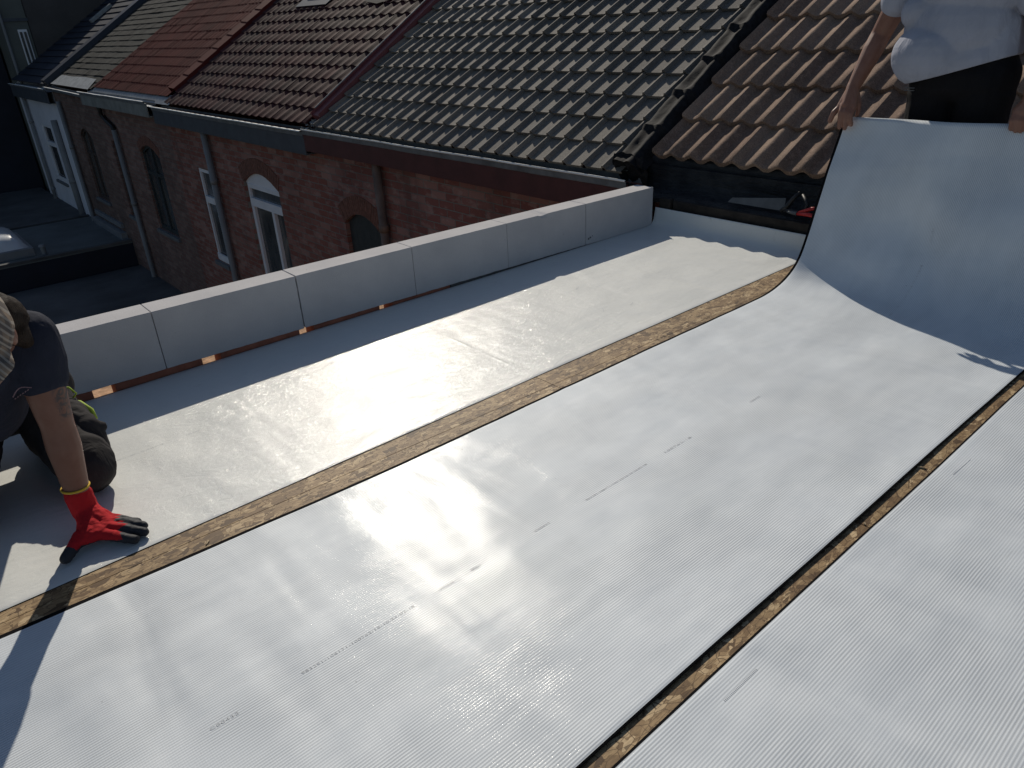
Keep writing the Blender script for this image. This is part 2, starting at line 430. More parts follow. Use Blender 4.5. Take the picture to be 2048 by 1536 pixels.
# extension below the deck (part of the house we stand on)
# ------------------------------------------------------------------ roofing sheets
def sheet_mesh(name, y0, y1, xs_, pos, mats, border=.006, b0=None, ny=None, thick=.004, lab=None, black_low=None):
    """pos(s, v)->Vector on top surface; xs_ = list of length stations; v runs y0..y1"""
    mb = MB(); ny = ny or 60
    vs = [y0-(b0 or border), y0] + [y0+(y1-y0)*k/ny for k in range(1, ny)] + [y1, y1+border]
    top = []; bot = []
    for s in xs_:
        rt = []; rb = []
        for k, v in enumerate(vs):
            e = .002
            p = pos(s, v); du = pos(s+e, v)-p; dv = pos(s, v+e)-p
            n = du.cross(dv).normalized()
            drop = .0018 if k in (0, len(vs)-1) else 0
            rt.append(mb.vert(p-n*min(drop, thick*.5))); rb.append(mb.vert(p-n*thick))
        top.append(rt); bot.append(rb)
    for i in range(len(xs_)-1):
        for k in range(len(vs)-1):
            m = 1 if (k == 0 or k == len(vs)-2) else 0
            uv = [(xs_[i], vs[k]), (xs_[i+1], vs[k]), (xs_[i+1], vs[k+1]), (xs_[i], vs[k+1])]
            mb.face((top[i][k], top[i+1][k], top[i+1][k+1], top[i][k+1]), m, uv)
            mb.face((bot[i][k], bot[i][k+1], bot[i+1][k+1], bot[i+1][k]), 1)
        mb.face((top[i][0], bot[i][0], bot[i+1][0], top[i+1][0]), 1)
        mb.face((top[i][-1], top[i+1][-1], bot[i+1][-1], bot[i][-1]), 1)
    for i in (0, len(xs_)-1):
        for k in range(len(vs)-1):
            q = (top[i][k], top[i][k+1], bot[i][k+1], bot[i][k])
            mb.face(q if i == 0 else q[::-1], 1)
    return mb.build(name, mats, smooth=False)

def seam(x, w=.006): return math.exp(-((x-1.649)/w)**2)
# left sheet, glued down, with an upstand at the house end
UP = [(3.585, 0), (3.615, .003), (3.635, .010), (3.648, .024), (3.656, .045), (3.662, .075), (3.668, .108)]
def prof(P, s0):
    L = [0]
    for a, b in zip(P, P[1:]): L.append(L[-1]+math.dist(a, b))
    def f(s):
        t = s-s0
        if t <= 0: return (s, 0.0)
        for k in range(len(L)-1):
            if t <= L[k+1] or k == len(L)-2:
                u = (t-L[k])/(L[k+1]-L[k]); a, b = P[k], P[k+1]
                return (a[0]+(b[0]-a[0])*u, a[1]+(b[1]-a[1])*u)
    return f, L[-1]
fU, LU = prof(UP, 3.585)
def pos1(s, v):
    x, z = fU(s)
    nz = .0010*fn((s, v), 2.2, 3) + .0005*fn((s, v*3), 5, 9) + .0011*seam(x)*max(0, .35+1.6*fn((v, 0), 7, 4))*(1 if v < 2.6 else 0)
    yy = v + ((.0025*fn((s, 0), 1.3, 5)+.010*min(1, max(0, s/1.9))) if v < 1.9 else 0)
    return Vector((x, yy, .0020+z+nz*.8))
xs1 = sorted([-2.4+k*.025 for k in range(240)]+[1.637, 1.641, 1.645, 1.653, 1.657, 1.661]) + [3.585+LU*k/14 for k in range(15)]
s1o = sheet_mesh('roofing_sheet', 1.836, 2.916, xs1, pos1, [M['sheet_flat'], M['backing']], border=.0012, ny=56, thick=.0014)
tag(s1o, 'smooth white roofing sheet glued down beside the block wall, half in its shadow', 'roofing sheet', 'white roofing sheets on the deck')
for p in s1o.data.polygons: p.use_smooth = True

# middle sheet, its far end lifted by the standing man
PL = [(2.86, 0), (2.93, .002), (3.0, .008), (3.06, .018), (3.12, .038), (3.17, .070), (3.21, .112), (3.245, .170), (3.275, .24), (3.30, .32), (3.327, .41), (3.355, .51), (3.385, .605), (3.42, .69), (3.44, .735)]
def smoothpoly(P, it=2):
    for _ in range(it):
        Q = [P[0]]
        for a, b in zip(P, P[1:]):
            Q += [(a[0]*.75+b[0]*.25, a[1]*.75+b[1]*.25), (a[0]*.25+b[0]*.75, a[1]*.25+b[1]*.75)]
        Q.append(P[-1]); P = Q
    return P
PLs = smoothpoly(PL)
fL, LL = prof(PLs, 2.86)
def pos2(s, v):
    t = (1.72-v)/1.1
    x, z = fL(s)
    lift = max(0, (s-2.86)/LL)
    x += .055*t*lift**.6
    if lift > 0:
        # slack folds in the hanging part
        x += -.045*math.exp(-((v-1.22-.3*(1-lift))/.13)**2)*max(0, lift-.55)*2.0
        x += .020*math.exp(-((v-1.45+.5*(1-lift))/.10)**2)*math.sin(min(1, lift)*math.pi)
        x += .012*math.sin(v*7.5+1.2)*max(0, lift-.3)
        x += .022*fn((s*1.6, v*1.6), 2.4, 11)*min(1, lift*2)
        x += .007*math.sin((lift-.25+.25*t)*19)*min(1, lift*3)*(.4+.6*t)
        z += .045*max(0, t-.05)*max(0, lift-.5)*1.2 - .03*max(0, (t-.68))*lift*4
        z += .012*math.sin(v*5)*max(0, lift-.7)
        v = v - .02*lift*max(0, 1-t)*1.0
    flat = 1-min(1, lift*4)
    edge = math.exp(-(v-.612)/.045) if v > .5 else 1
    nz = (.0022*fn((s*.8, v*1.5), 2.0, 1)+.0012*fn((s, v), 6, 2)) * (1-.5*math.exp(-abs(v-1.72)/.05)) + .0012*seam(s)
    rz = .0026*edge*(1+.35*fn((s, 0), 1.1, 8))
    le = .0020*math.exp(-(1.722-v)/.03)
    yy = v + ((.005*fn((s, 1), 1.4, 4)+.002*fn((s, 1), 6, 4)+.034*max(0, 1-max(s, -.3)/.9)**1.5)*max(0, (v-1.55)/.15) if v > 1.55 else 0) + (.003*fn((s, 2), 1.2, 6) if v < .7 else 0)
    return Vector((x, yy, .0060+z+(nz+rz+le)*(.25+.75*flat)))
xs2 = [-2.4+k*.03 for k in range(175)] + [2.86+LL*k/56 for k in range(57)]
s2o = sheet_mesh('roofing_sheet', .611, 1.688, xs2, pos2, [M['sheet'], M['backing']], border=.013, ny=72, b0=.004)
tag(s2o, 'ribbed white middle roofing sheet, its far end held up by the standing man', 'roofing sheet', 'white roofing sheets on the deck')
for p in s2o.data.polygons: p.use_smooth = p.material_index == 0
# right sheet
def pos3(s, v):
    nz = .0024*fn((s*.8, v*1.5), 2.2, 21)+.0012*fn((s, v), 6, 22)+.0012*seam(s)
    yy = v+(.003*fn((s, 1), 1.3, 14) if v > .4 else 0)
    return Vector((s, yy, .0065+nz+.003*math.exp(-(.577-v)/.03)))
xs3 = [-1.2+k*.03 for k in range(162)]
s3o = sheet_mesh('roofing_sheet', -.62, .563, xs3, pos3, [M['sheet'], M['backing']], border=.006, ny=72)
tag(s3o, 'ribbed white roofing sheet in the right corner, beyond the narrow board strip', 'roofing sheet', 'white roofing sheets on the deck')
for p in s3o.data.polygons: p.use_smooth = p.material_index == 0

# printed marks on the sheets
def text_on(parent, txt, x0, x1, y, posf, size=None, th=.0007):
    cu = bpy.data.curves.new('t', 'FONT'); cu.body = txt; cu.size = 1.0; cu.space_character = 1.08
    o = bpy.data.objects.new('t', cu); COL.objects.link(o)
    dg = bpy.context.evaluated_depsgraph_get()
    me = bpy.data.meshes.new_from_object(o.evaluated_get(dg)); COL.objects.unlink(o)
    w_ = max(v.co.x for v in me.vertices); mn = min(v.co.x for v in me.vertices)
    kx = (x1-x0)/(w_-mn); ky = size or kx
    for v in me.vertices:
        s = x0+(v.co.x-mn)*kx; vv = y+v.co.y*ky
        p = posf(s, vv); e = .002
        n = (posf(s+e, vv)-p).cross(posf(s, vv+e)-p).normalized()
        v.co = p+n*th
    me.materials.clear(); me.materials.append(M['ink'])
    ob = bpy.data.objects.new('printed_mark', me); link(ob, parent)
    bpy.data.objects.remove(o)
    return ob
SZ = .0105
text_on(s2o, 'CE0432', .147, .205, 1.149, pos2, SZ)
text_on(s2o, '983291-106171-100762/18-10.24-02-18', .343, .628, 1.151, pos2, SZ)
text_on(s2o, '100762-18', .700, .745, 1.153, pos2, SZ); text_on(s2o, '0001', .800, .830, 1.155, pos2, SZ)
text_on(s2o, 'CE0432', 1.016, 1.070, 1.158, pos2, SZ)
text_on(s2o, '983291-106171-100762/18-10.24-02-18', 1.211, 1.470, 1.158, pos2, SZ)
text_on(s2o, '100762-18', 1.56, 1.69, 1.160, pos2, SZ)
text_on(s2o, 'CE0432', 2.02, 2.08, 1.160, pos2, SZ)
text_on(s2o, '983291-106171-100762/18-10.24-02-18', 2.86+.18, 2.86+.46, 1.160, pos2, SZ)
text_on(s2o, 'CE0432', 2.86+.56, 2.86+.62, 1.160, pos2, SZ)
text_on(s1o, '983291-106171-100762/18-10.24-02-18', .255, .445, 2.368, pos1, SZ)
text_on(s1o, '100762', .521, .567, 2.370, pos1, SZ); text_on(s1o, 'CE0432', .829, .875, 2.372, pos1, SZ)
text_on(s3o, '||||||||||||||||||||||||||||', .926, 1.038, .512, pos3, .006)
# scuff lines
def stroke(parent, pts, posf, w_=.0012, th=.0008):
    mb = MB(); n = len(pts)
    P = []
    for (a, b) in pts:
        p = posf(a, b); P.append(Vector((p.x, p.y, p.z+th)))
    for k in range(n-1):
        d_ = (P[k+1]-P[k]).normalized(); q = d_.cross(Vector((0, 0, 1)))*w_*.5
        mb.poly([P[k]-q, P[k+1]-q, P[k+1]+q, P[k]+q])
    return mb.build('scuff_mark', M['ink'], parent)
stroke(s3o, [(2.036, .521), (2.09, .519), (2.15, .517)], pos3, .0015)
stroke(s1o, [(.47, 1.93), (.475, 1.95), (.485, 1.965), (.482, 1.985)], pos1, .0018)
stroke(s1o, [(.49, 1.99), (.505, 1.998)], pos1, .0012)
for k in range(5):
    bx_, by_ = random.uniform(1.9, 3.2), random.uniform(2.05, 2.5)
    a = random.uniform(0, .9)
    stroke(s1o, [(bx_+.012*j*math.cos(a+.1*j), by_+.012*j*math.sin(a+.1*j)) for j in range(4)], pos1, .002)

# ------------------------------------------------------------------ block parapet
def zb(x): return .003+.0118*(3.04-x)
YB, TB, HB = 2.918, .130, .2411
names = ['first of the row, touching the tiled eave', 'second from the tiled eave, with a chipped top edge', 'third from the tiled eave', 'fourth from the tiled eave, ragged crack at its left joint',
         'fifth from the tiled eave, with a few dark pits', 'sixth from the tiled eave, just right of the kneeling man', 'behind the kneeling man', 'hidden past the kneeling man, at the far left']
edges = [3.642, 3.04, 2.44, 1.84, 1.24, .64, .04, -.56, -1.16]
for k in range(8):
    xa, xb = edges[k+1]+.0014, edges[k]-.0014
    bm = bmesh.new()
    nx, nz_, nyy = 24, 10, 6
    dy = random.uniform(-.0012, .0012); dz = random.uniform(-.0008, .0008)
    bmesh.ops.create_cube(bm, size=1)
    bmesh.ops.bisect_plane(bm, geom=bm.verts[:]+bm.edges[:]+bm.faces[:], plane_co=(0, 0, 0), plane_no=(1, 0, 0))
    for q in range(1, 24):
        bmesh.ops.bisect_plane(bm, geom=bm.verts[:]+bm.edges[:]+bm.faces[:], plane_co=(-.5+q/24, 0, 0), plane_no=(1, 0, 0))
    for q in range(1, 12):
        bmesh.ops.bisect_plane(bm, geom=bm.verts[:]+bm.edges[:]+bm.faces[:], plane_co=(0, 0, -.5+q/12), plane_no=(0, 0, 1))
    for v in bm.verts:
        u = v.co.x+.5; x = xa+(xb-xa)*u; y = YB+dy+(v.co.y+.5)*TB; z = zb(x)+dz+(v.co.z+.5)*HB
        # ragged joint edge
        if k == 4 and abs(v.co.x-.5) < 1e-4 and v.co.y < 0: x -= .0022+.0022*fn((0, z), 60, 3)
        if k == 3 and abs(v.co.x+.5) < 1e-4 and v.co.y < 0: x += .0016*fn((0, z), 45, 8)
        if abs(v.co.z+.5) < 1e-4: z += .0020*fn((x, 0), 30, k)
        if abs(v.co.z-.5) < 1e-4 and v.co.y < 0: z += .0006*fn((x, 0), 40, k)
        if k == 1 and abs(v.co.z-.5) < 1e-4 and v.co.y < 0 and abs(x-2.70) < .022: z -= .007; y += .008
        v.co = Vector((x, y, z))
    me = bpy.data.meshes.new('concrete_block'); bm.to_mesh(me); bm.free(); me.materials.append(M['aac'])
    o = bpy.data.objects.new('concrete_block', me); link(o)
    md = o.modifiers.new('bevel', 'BEVEL'); md.width = .0014; md.segments = 1; md.limit_method = 'ANGLE'; md.angle_limit = rad(50)
    tag(o, 'pale concrete parapet block, '+names[k], 'concrete block', 'concrete blocks of the parapet')
    if k == 0:
        mk = MB()
        for (cx, cz, r_) in ((3.062, .036, .006), (3.076, .041, .0055), (3.093, .047, .003)):
            mk.poly([(cx+r_*1.2*math.cos(a)*(1+.3*math.sin(3*a+cx*90)), YB-.0016, cz+r_*math.sin(a)) for a in [2*math.pi*j/12 for j in range(12)]])
        mk.build('dark_finger_mark', M['aac_dark'], o)
# clay bricks packing the gap under the blocks
bl = [(-1.3, -.98), (-.94, -.55), (-.51, -.06), (-.02, .366), (.446, .781), (.858, 1.215), (1.285, 1.631), (1.704, 2.05)]
for k, (a, b) in enumerate(bl):
    mb = MB(); mb.box((a, YB+.0085, -.057), (b, YB+.10, min(zb(a), zb(b))-.0012))
    o = mb.build('clay_brick', M['red_clay'], bevel=.002)
    tag(o, ['red clay brick slip far left under the blocks, behind the kneeling man', 'red clay brick under the blocks behind the man in navy', 'red clay brick under the blocks hidden by the kneeling man\'s back',
            'red clay brick ending beside the kneeling man\'s arm', 'red clay brick between the sunlit gap and the small pale gap', 'red clay brick left of the cracked block joint',
            'thin red clay brick right of the cracked block joint', 'thinnest red clay brick, last under the blocks towards the eave'][k], 'brick', 'bricks packed under the parapet blocks')

mb = MB(); n_ = 60
for k in range(n_):
    xa, xb = 2.056+1.58*k/n_, 2.056+1.58*(k+1)/n_
    ya = YB+.007+.003*fn((xa, 0), 20, 3)
    mb.box((xa, ya, -.057), (xb, YB+.10, min(zb(xa), zb(xb))-.0012+.0008*fn((xa, 1), 30)))
tag(mb.build('mortar_bed', M['aac_dark']), 'dark mortar bed under the three parapet blocks nearest the tiled eave', 'mortar bed')

# ------------------------------------------------------------------ tile fields
SL = rad(32.4); CS, SN = math.cos(SL), math.sin(SL)
def rp(x0, z0, s, y, h): return (x0+s*CS-h*SN, y, z0+s*SN+h*CS)
def tile_field(mb, x0, z0, y0, y1, s1, pitch, course, pf, lift, thick, nu=8, per=1, nose=0.0, s0=0, jit=.0015, mat=0):
    """one wave per pitch, tile = per waves; courses overlap; y1 is the high-y side where tiles start"""
    ncol = int(math.ceil((y1-y0)/(pitch*per))); nrow = int(math.ceil((s1-s0)/course))
    rows = [0.0, .04, .5, 1.08] if nose else [0.0, 1.08]
    for r in range(nrow):
        for c in range(ncol):
            jh = random.uniform(-jit, jit); jr = random.uniform(-jit, jit)*2; js = random.uniform(-jit, jit)*1.5
            us = [c*per + per*j/(nu*per) for j in range(nu*per+1)]
            grid = []
            for t in rows:
                row = []
                for u in us:
                    fr = u-math.floor(u) if u < (c+1)*per-1e-6 else 1.0
                    hh = pf(fr)
                    lf = lift*(1-t)
                    if nose and t == 0.0: hh = hh-nose*(.4+.6*(hh > .01))
                    yv = y1-u*pitch
                    if yv < y0-1e-6: yv = y0
                    row.append(mb.vert(rp(x0, z0, s0+(r+t)*course+js, yv, lf+hh+jh+jr*(u-c*per)/per)))
                grid.append(row)
            # front edge
            low = []
            for u in us:
                fr = u-math.floor(u) if u < (c+1)*per-1e-6 else 1.0
                yv = max(y0, y1-u*pitch)
                low.append(mb.vert(rp(x0, z0, s0+r*course+js+.002, yv, lift+pf(fr)+jh-thick)))
            n = len(us)
            for a in range(len(rows)-1):
                for j in range(n-1):
                    uv = [(c+.5, r+.5)]*4
                    mb.face((grid[a][j], grid[a+1][j], grid[a+1][j+1], grid[a][j+1]), mat, uv)
            for j in range(n-1):
                mb.face((low[j], grid[0][j], grid[0][j+1], low[j+1]), mat, [(c+.5, r+.5)]*4)
def p_roman(u):
    # roll crest at 0/1: long flank on the high-y side, steep on the other
    if u >= .46: a = (u-.46)/.54; return .036*(a*a*(3-2*a))**.9
    if u < .30: a = 1-u/.30; return .036*(a*a*(3-2*a))
    return 0.0
def p_flat(u):
    if u < .10: return .030*math.sin(u/.10*math.pi/2)
    if u < .14: return .030
    if u < .21: return .030*(1-(u-.14)/.07)
    if u < .9: return 0
    return .004*(u-.9)/.1
def p_pan(u):
    d_ = min(u, 1-u); return .018*(0.5+0.5*math.cos(math.pi*min(1, d_/.42)))
def p_metal(u): return .014*(0.5+0.5*math.cos(2*math.pi*u))
def p_none(u): return 0.0

# ------------------------------------------------------------------ terraced houses
XF = 3.82
def facade(mb, y0, y1, z0, z1, ops, m=0, mr=None, depth=.11):
    """wall in plane x=XF with openings (ya,yb,za,zs,rise): zs = springing height"""
    mr = m if mr is None else mr
    ops = sorted(ops); y = y0
    def q(ya, yb, za, zb_):
        if yb-ya > 1e-4 and zb_-za > 1e-4: mb.poly([(XF, ya, za), (XF, ya, zb_), (XF, yb, zb_), (XF, yb, za)], m)
    for (a, b, za, zs, rise) in ops:
        q(y, a, z0, z1); q(a, b, z0, za)
        N = 10 if rise > 0 else 1
        arc = [(a+(b-a)*k/N, zs+(rise*(1-(2*k/N-1)**2) if rise > 0 else 0)) for k in range(N+1)]
        for (ya, z_a), (yb, z_b) in zip(arc, arc[1:]):
            mb.poly([(XF, ya, z_a), (XF, ya, z1), (XF, yb, z1), (XF, yb, z_b)], m)
            mb.poly([(XF, ya, z_a), (XF, yb, z_b), (XF+depth, yb, z_b), (XF+depth, ya, z_a)], mr)
        mb.poly([(XF, a, za), (XF, a, zs), (XF+depth, a, zs), (XF+depth, a, za)], mr)
        mb.poly([(XF, b, za), (XF+depth, b, za), (XF+depth, b, zs), (XF, b, zs)], mr)
        mb.poly([(XF, a, za), (XF+depth, a, za), (XF+depth, b, za), (XF, b, za)], mr)
        y = b
    q(y, y1, z0, z1)
def arch_band(y0, y1, zs, rise, w_, parent):
    mb = MB(); N = 22
    for k in range(N):
        def P(t, off):
            yy = y0+(y1-y0)*t; zz = zs+rise*(1-(2*t-1)**2)
            nx_ = (2*t-1)*.9*rise/(y1-y0)*4; n = Vector((nx_, 1)).normalized()
            return (yy+n.x*off, zz+n.y*off)
        t0, t1 = (k+.06)/N, (k+.94)/N
        a, b, c, e = P(t0, .004), P(t1, .004), P(t1, w_), P(t0, w_)
        xo = XF-.006-random.uniform(0, .003)
        mb.poly([(xo, *a), (xo, *e), (xo, *c), (xo, *b)])
        for p_, q_ in ((a, b), (b, c), (c, e), (e, a)):
            mb.poly([(xo, *p_), (xo, *q_), (XF+.01, *q_), (XF+.01, *p_)])
    mb.build('brick_arch', M['arch'], parent)
def window(parent, y0, y1, z0, zs, rise, frame, style, depth=.04):
    if style == 'narrow': depth = .012
    X = XF+depth
    fb = MB()
    N = 10 if rise > 0 else 1
    arc = [(y0+(y1-y0)*k/N, zs+(rise*(1-(2*k/N-1)**2) if rise > 0 else 0)) for k in range(N+1)]
    pane = MB()
    if style == 'board':      # boarded / shuttered opening: solid dark panel with planks
        n = 5
        for k in range(n):
            ya, yb = y0+(y1-y0)*k/n+.004, y0+(y1-y0)*(k+1)/n-.004
            def zt(yy):
                t = (yy-y0)/(y1-y0); return zs+(rise*(1-(2*t-1)**2) if rise > 0 else 0)
            fb.poly([(X+.01, ya, z0), (X+.01, ya, zt(ya)-.002), (X+.01, yb, zt(yb)-.002), (X+.01, yb, z0)])
        fb.box((X+.012, y0-.02, z0-.02), (X+.03, y1+.02, zs+rise+.02))
        o = fb.build('window', frame, parent)
        return o
    fw = .055
    # outer frame following the head
    def inner(k, arcp):
        return arcp
    fb.box((X, y0, z0), (X+.05, y0+fw, zs)); fb.box((X, y1-fw, z0), (X+.05, y1, zs)); fb.box((X, y0+fw, z0), (X+.05, y1-fw, z0+fw+.02))
    if style == 'arched_white':
        zt = zs-.02
        # filled white arch panel
        poly = [(X-.004, y, z) for y, z in arc]
        low = [(X-.004, y1, zt), (X-.004, y0, zt)]
        fb.poly([p for p in poly]+low)
        fb.box((X-.012, y0+fw, zt-.055), (X+.05, y1-fw, zt))
        fb.box((X-.02, y0+fw, zt-.30), (X+.05, y1-fw, zt-.19))
        ym = y0+(y1-y0)*.34
        fb.box((X-.015, ym-.035, z0+fw+.02), (X+.045, ym+.035, zt-.30))
        fb.box((X-.008, y1-fw-.05, z0+fw), (X+.04, y1-fw, zt-.30))
        pz = zt
    elif style == 'narrow':
        fb.box((X, y0+fw, zs-fw), (X+.05, y1-fw, zs)); fb.box((X-.012, y0+fw, zs-.52), (X+.05, y1-fw, zs-.42)); pz = zs-.02
        fb.box((X-.012, y0-.0, z0+.02), (X+.012, y1, z0+.12))
    else:  # arched dark timber sash
        for (a, b) in zip(arc, arc[1:]):
            fb.poly([(X, *a), (X, *b), (X, b[0], b[1]-fw), (X, a[0], a[1]-fw)])
        ym = (y0+y1)/2
        fb.box((X-.004, ym-.03, z0), (X+.04, ym+.03, zs+rise-fw)); fb.box((X-.002, y0+fw, zs-.38), (X+.04, ym-.03, zs-.32)); fb.box((X-.002, ym+.03, zs-.38), (X+.04, y1-fw, zs-.32))
        pz = zs
    o = fb.build('window', frame, parent)
    pane.poly([(X+.03, y0+.01, z0), (X+.03, y1-.01, z0)]+[(X+.03, y, min(z, zs+rise)-.004) for y, z in reversed(arc)])
    pane.build('pane', M['glass'], o)
    sb = MB(); sb.box((XF-.05, y0-.06, z0-.07), (XF+.10, y1+.06, z0-.004)); sb.build('sill', M['sill'], o, bevel=.004)
    return o
def pipe(parent, y, z1, z0, mat, r=.04, x=3.755, collars=(.45,)):
    mb = MB(); mb.tube([(x, y, z1), (x, y, z0)], r, 14)
    for c in collars:
        zc = z1+(z0-z1)*c; mb.tube([(x, y, zc+.04), (x, y, zc-.04)], r+.007, 14)
        mb.box((x, y-.012, zc-.012), (XF+.01, y+.012, zc+.012))
    o = mb.build('drain_pipe', mat, parent, smooth=False); 
    for p in o.data.polygons: p.use_smooth = len(p.vertices) == 4
    return o
def gutter(parent, y0, y1, z, mats, style='box', fasc=None, zf=.02, tilt=0, xg=3.66, rim=.024):
    """U-section gutter with rolled lip"""
    mb = MB(); n = max(2, int((y1-y0)/.15)); prev = None
    sec = [(0.165, .0), (.165, -.07), (.03, -.075), (.006, -.055), (0, 0), (-.004, .004), (-rim, .004), (-rim-.004, -.006), (-.002, -.012)]
    for k in range(n+1):
        y = y0+(y1-y0)*k/n; wob = .004*fn((y, 0), 1.5, z*9)
        ring = [mb.vert((xg+a+wob*.5, y, z+tilt*(y-y0)+b+wob)) for a, b in sec]
        if prev:
            for j in range(len(ring)-1): mb.face((prev[j], prev[j+1], ring[j+1], ring[j]), 1 if j >= 4 else 0)
        prev = ring
    o = mb.build('gutter', mats, parent)
    if fasc:
        fb = MB()
        fb.box((xg+.012, y0, zf), (xg+.03, y1, z-.03)); fb.box((xg+.03, y0, zf), (XF-.001, y1, zf+.018))
        n_ = int((y1-y0)/1.6)+1
        fb.build('fascia', fasc, parent, bevel=.002)
    return o
def house_body(t, y0, y1, zt, brick, ops, zbase=-6):
    mb = MB(); facade(mb, y0, y1, zbase, zt, ops)
    XB = 12.0; XR = 3.72+4.55*CS; ZR = .22+4.55*SN
    # back and party walls
    mb.poly([(XB, y0, zbase), (XB, y1, zbase), (XB, y1, zt), (XB, y0, zt)])
    for yy in (y0+.001, y1-.001):
        mb.poly([(XF, yy, zbase), (XB, yy, zbase), (XB, yy, zt), (XR, yy, ZR-.12), (XF, yy, zt)])
    mb.build('wall', brick, t)
    bb = MB(); bb.box((XF+.16, y0+.05, zbase), (XF+.2, y1-.05, zt-.05)); bb.build('inner_wall', M['win_dark'], t)
def roof_part(t, y0, y1, z0, s1, pitch, course, pf, lift, thick, nu, per, nose, mat, x0=3.72, jit=.0015):
    mb = MB(); tile_field(mb, x0, z0, y0, y1, s1, pitch, course, pf, lift, thick, nu, per, nose, jit=jit)
    # underlay slab and rear slope
    S = s1
    a = rp(x0, z0, .05, y0+.002, -.012); b = rp(x0, z0, S, y0+.002, -.012)
    mb.poly([a, rp(x0, z0, .05, y1-.002, -.012), rp(x0, z0, S, y1-.002, -.012), b], 0, [(3.5, 3.5)]*4)
    tx, tz = b[0], b[2]
    mb.poly([(tx-.03, y0, tz+.03), (tx-.03, y1, tz+.03), (tx+S*CS, y1, tz-S*SN), (tx+S*CS, y0, tz-S*SN)], 0, [(3.5, 3.5)]*4)
    o = mb.build('roof', mat, t)
    if nose:
        for p in o.data.polygons: p.use_smooth = True
        try:
            o.data.set_sharp_from_angle(angle=rad(50))
        except Exception: pass
    rb = MB(); rb.tube([(tx, y0, tz-.01), (tx, y1, tz-.01)], .09, 10); rb.build('ridge', mat, t)
    return o

SR = 4.55
# A: neighbour with weathered flat tiles, wine-red fascia
A = thing('row_house', 'brick terraced house with weathered grey-brown flat tiles and a wine-red gutter board', 'house', (XF, 5.3, -6), 'terraced houses in the row')
opA = [(6.62, 7.37, -2.1, -.74, .14)]
house_body(A, 3.16, 7.62, .2, M['brick_a'], opA)
window(A, 6.62, 7.37, -2.1, -.74, .14, M['win_dark'], 'board')
arch_band(6.62, 7.37, -.74, .14, .2, A)
roof_part(A, 3.24, 7.53, .262, SR, .187, .2455, p_flat, .027, .020, 14, 1, 0, M['tile_a'])
gutter(A, 3.16, 7.75, .245, [M['zinc_dark'], M['rim']], rim=.008, fasc=M['fascia_red'], zf=.015)
pipe(A, 6.43, .02, -5.9, M['pipe_copper'], .045, collars=(.11, .6))
vb = MB()
for (a, b, h0, h1) in ((7.53, 7.545, -.03, .075), (7.545, 7.70, .045, .06), (7.70, 7.715, -.03, .085)):
    vb.poly([rp(3.72, .262, .12, a, h0), rp(3.72, .262, SR, a, h0), rp(3.72, .262, SR, b, h1), rp(3.72, .262, .12, b, h1)])
vb.poly([rp(3.72, .262, .12, 7.53, -.03), rp(3.72, .262, .12, 7.545, .06), rp(3.72, .262, .12, 7.70, .06), rp(3.72, .262, .12, 7.715, -.03)])
vb.build('verge', M['verge_red'], A)
lb = MB(); lb.tube([rp(3.72, .262, .2, 7.71, .088), rp(3.72, .262, SR, 7.71, .088)], .007, 6); lb.build('verge_trim', M['zinc'], A)

# B: dark red glazed tiles, roof window
B = thing('row_house', 'brick terraced house with dark red glazed tiles and an arched white window', 'house', (XF, 10, -6), 'terraced houses in the row')
opB = [(9.02, 10.12, -2.35, -.62, .16), (11.42, 11.88, -2.08, -.62, 0)]
house_body(B, 7.62, 12.85, .2, M['brick_b'], opB)
window(B, 9.02, 10.12, -2.35, -.62, .16, M['win_white'], 'arched_white')
arch_band(9.02, 10.12, -.62, .16, .2, B)
window(B, 11.42, 11.88, -2.08, -.62, 0, M['win_white'], 'narrow')
rB = roof_part(B, 7.72, 12.36, .285, SR, .190, .238, p_pan, .016, .012, 8, 1, .003, M['tile_b'])
gutter(B, 7.75, 12.95, .225, [M['zinc_dark'], M['rim']], fasc=M['fascia_grey'], zf=-.03)
pipe(B, 11.10, -.02, -5.9, M['pipe_grey'], .045, collars=(.12, .6))
def roof_window(t, y0, y1, sa, sb, z0=.285, name='roof_window', apron=True):
    mb = MB()
    def bx(ya, yb, s_a, s_b, h0, h1, m=0):
        P = [rp(3.72, z0, s, y, h) for h in (h0, h1) for (s, y) in ((s_a, ya), (s_b, ya), (s_b, yb), (s_a, yb))]
        i = [mb.vert(p) for p in P]
        for q in ((0, 3, 2, 1), (4, 5, 6, 7), (0, 1, 5, 4), (1, 2, 6, 5), (2, 3, 7, 6), (3, 0, 4, 7)): mb.face([i[k] for k in q], m)
    bx(y0, y1, sa, sa+.06, .0, .075); bx(y0, y1, sb-.06, sb, .0, .075); bx(y0, y0+.05, sa+.06, sb-.06, .0, .075); bx(y1-.05, y1, sa+.06, sb-.06, .0, .075)
    o = mb.build(name, M['win_white'] if apron else M['zinc'], t)
    g_ = MB(); g_.poly([rp(3.72, z0, sa+.05, y0+.04, .05), rp(3.72, z0, sb-.05, y0+.04, .05), rp(3.72, z0, sb-.05, y1-.04, .05), rp(3.72, z0, sa+.05, y1-.04, .05)]); g_.build('pane', M['glass'], o)
    if apron:
        mb = MB(); bx(y0-.12, y1+.12, sa-.20, sa, .03, .042); mb.build('flashing', M['verge_black'], o)
roof_window(B, 10.45, 11.15, 2.40, 3.3)
cb = MB()
P = rp(3.72, .285, 2.25, 8.6, 0)
cb.poly([rp(3.72, .285, 2.2, 9.3, .032), rp(3.72, .285, 2.6, 9.3, .032), rp(3.72, .285, 2.6, 8.5, .032), rp(3.72, .285, 2.23, 8.5, .032), rp(3.72, .285, 2.12, 8.9, .032)])
cb.build('chimney_flashing', M['lead'], B)
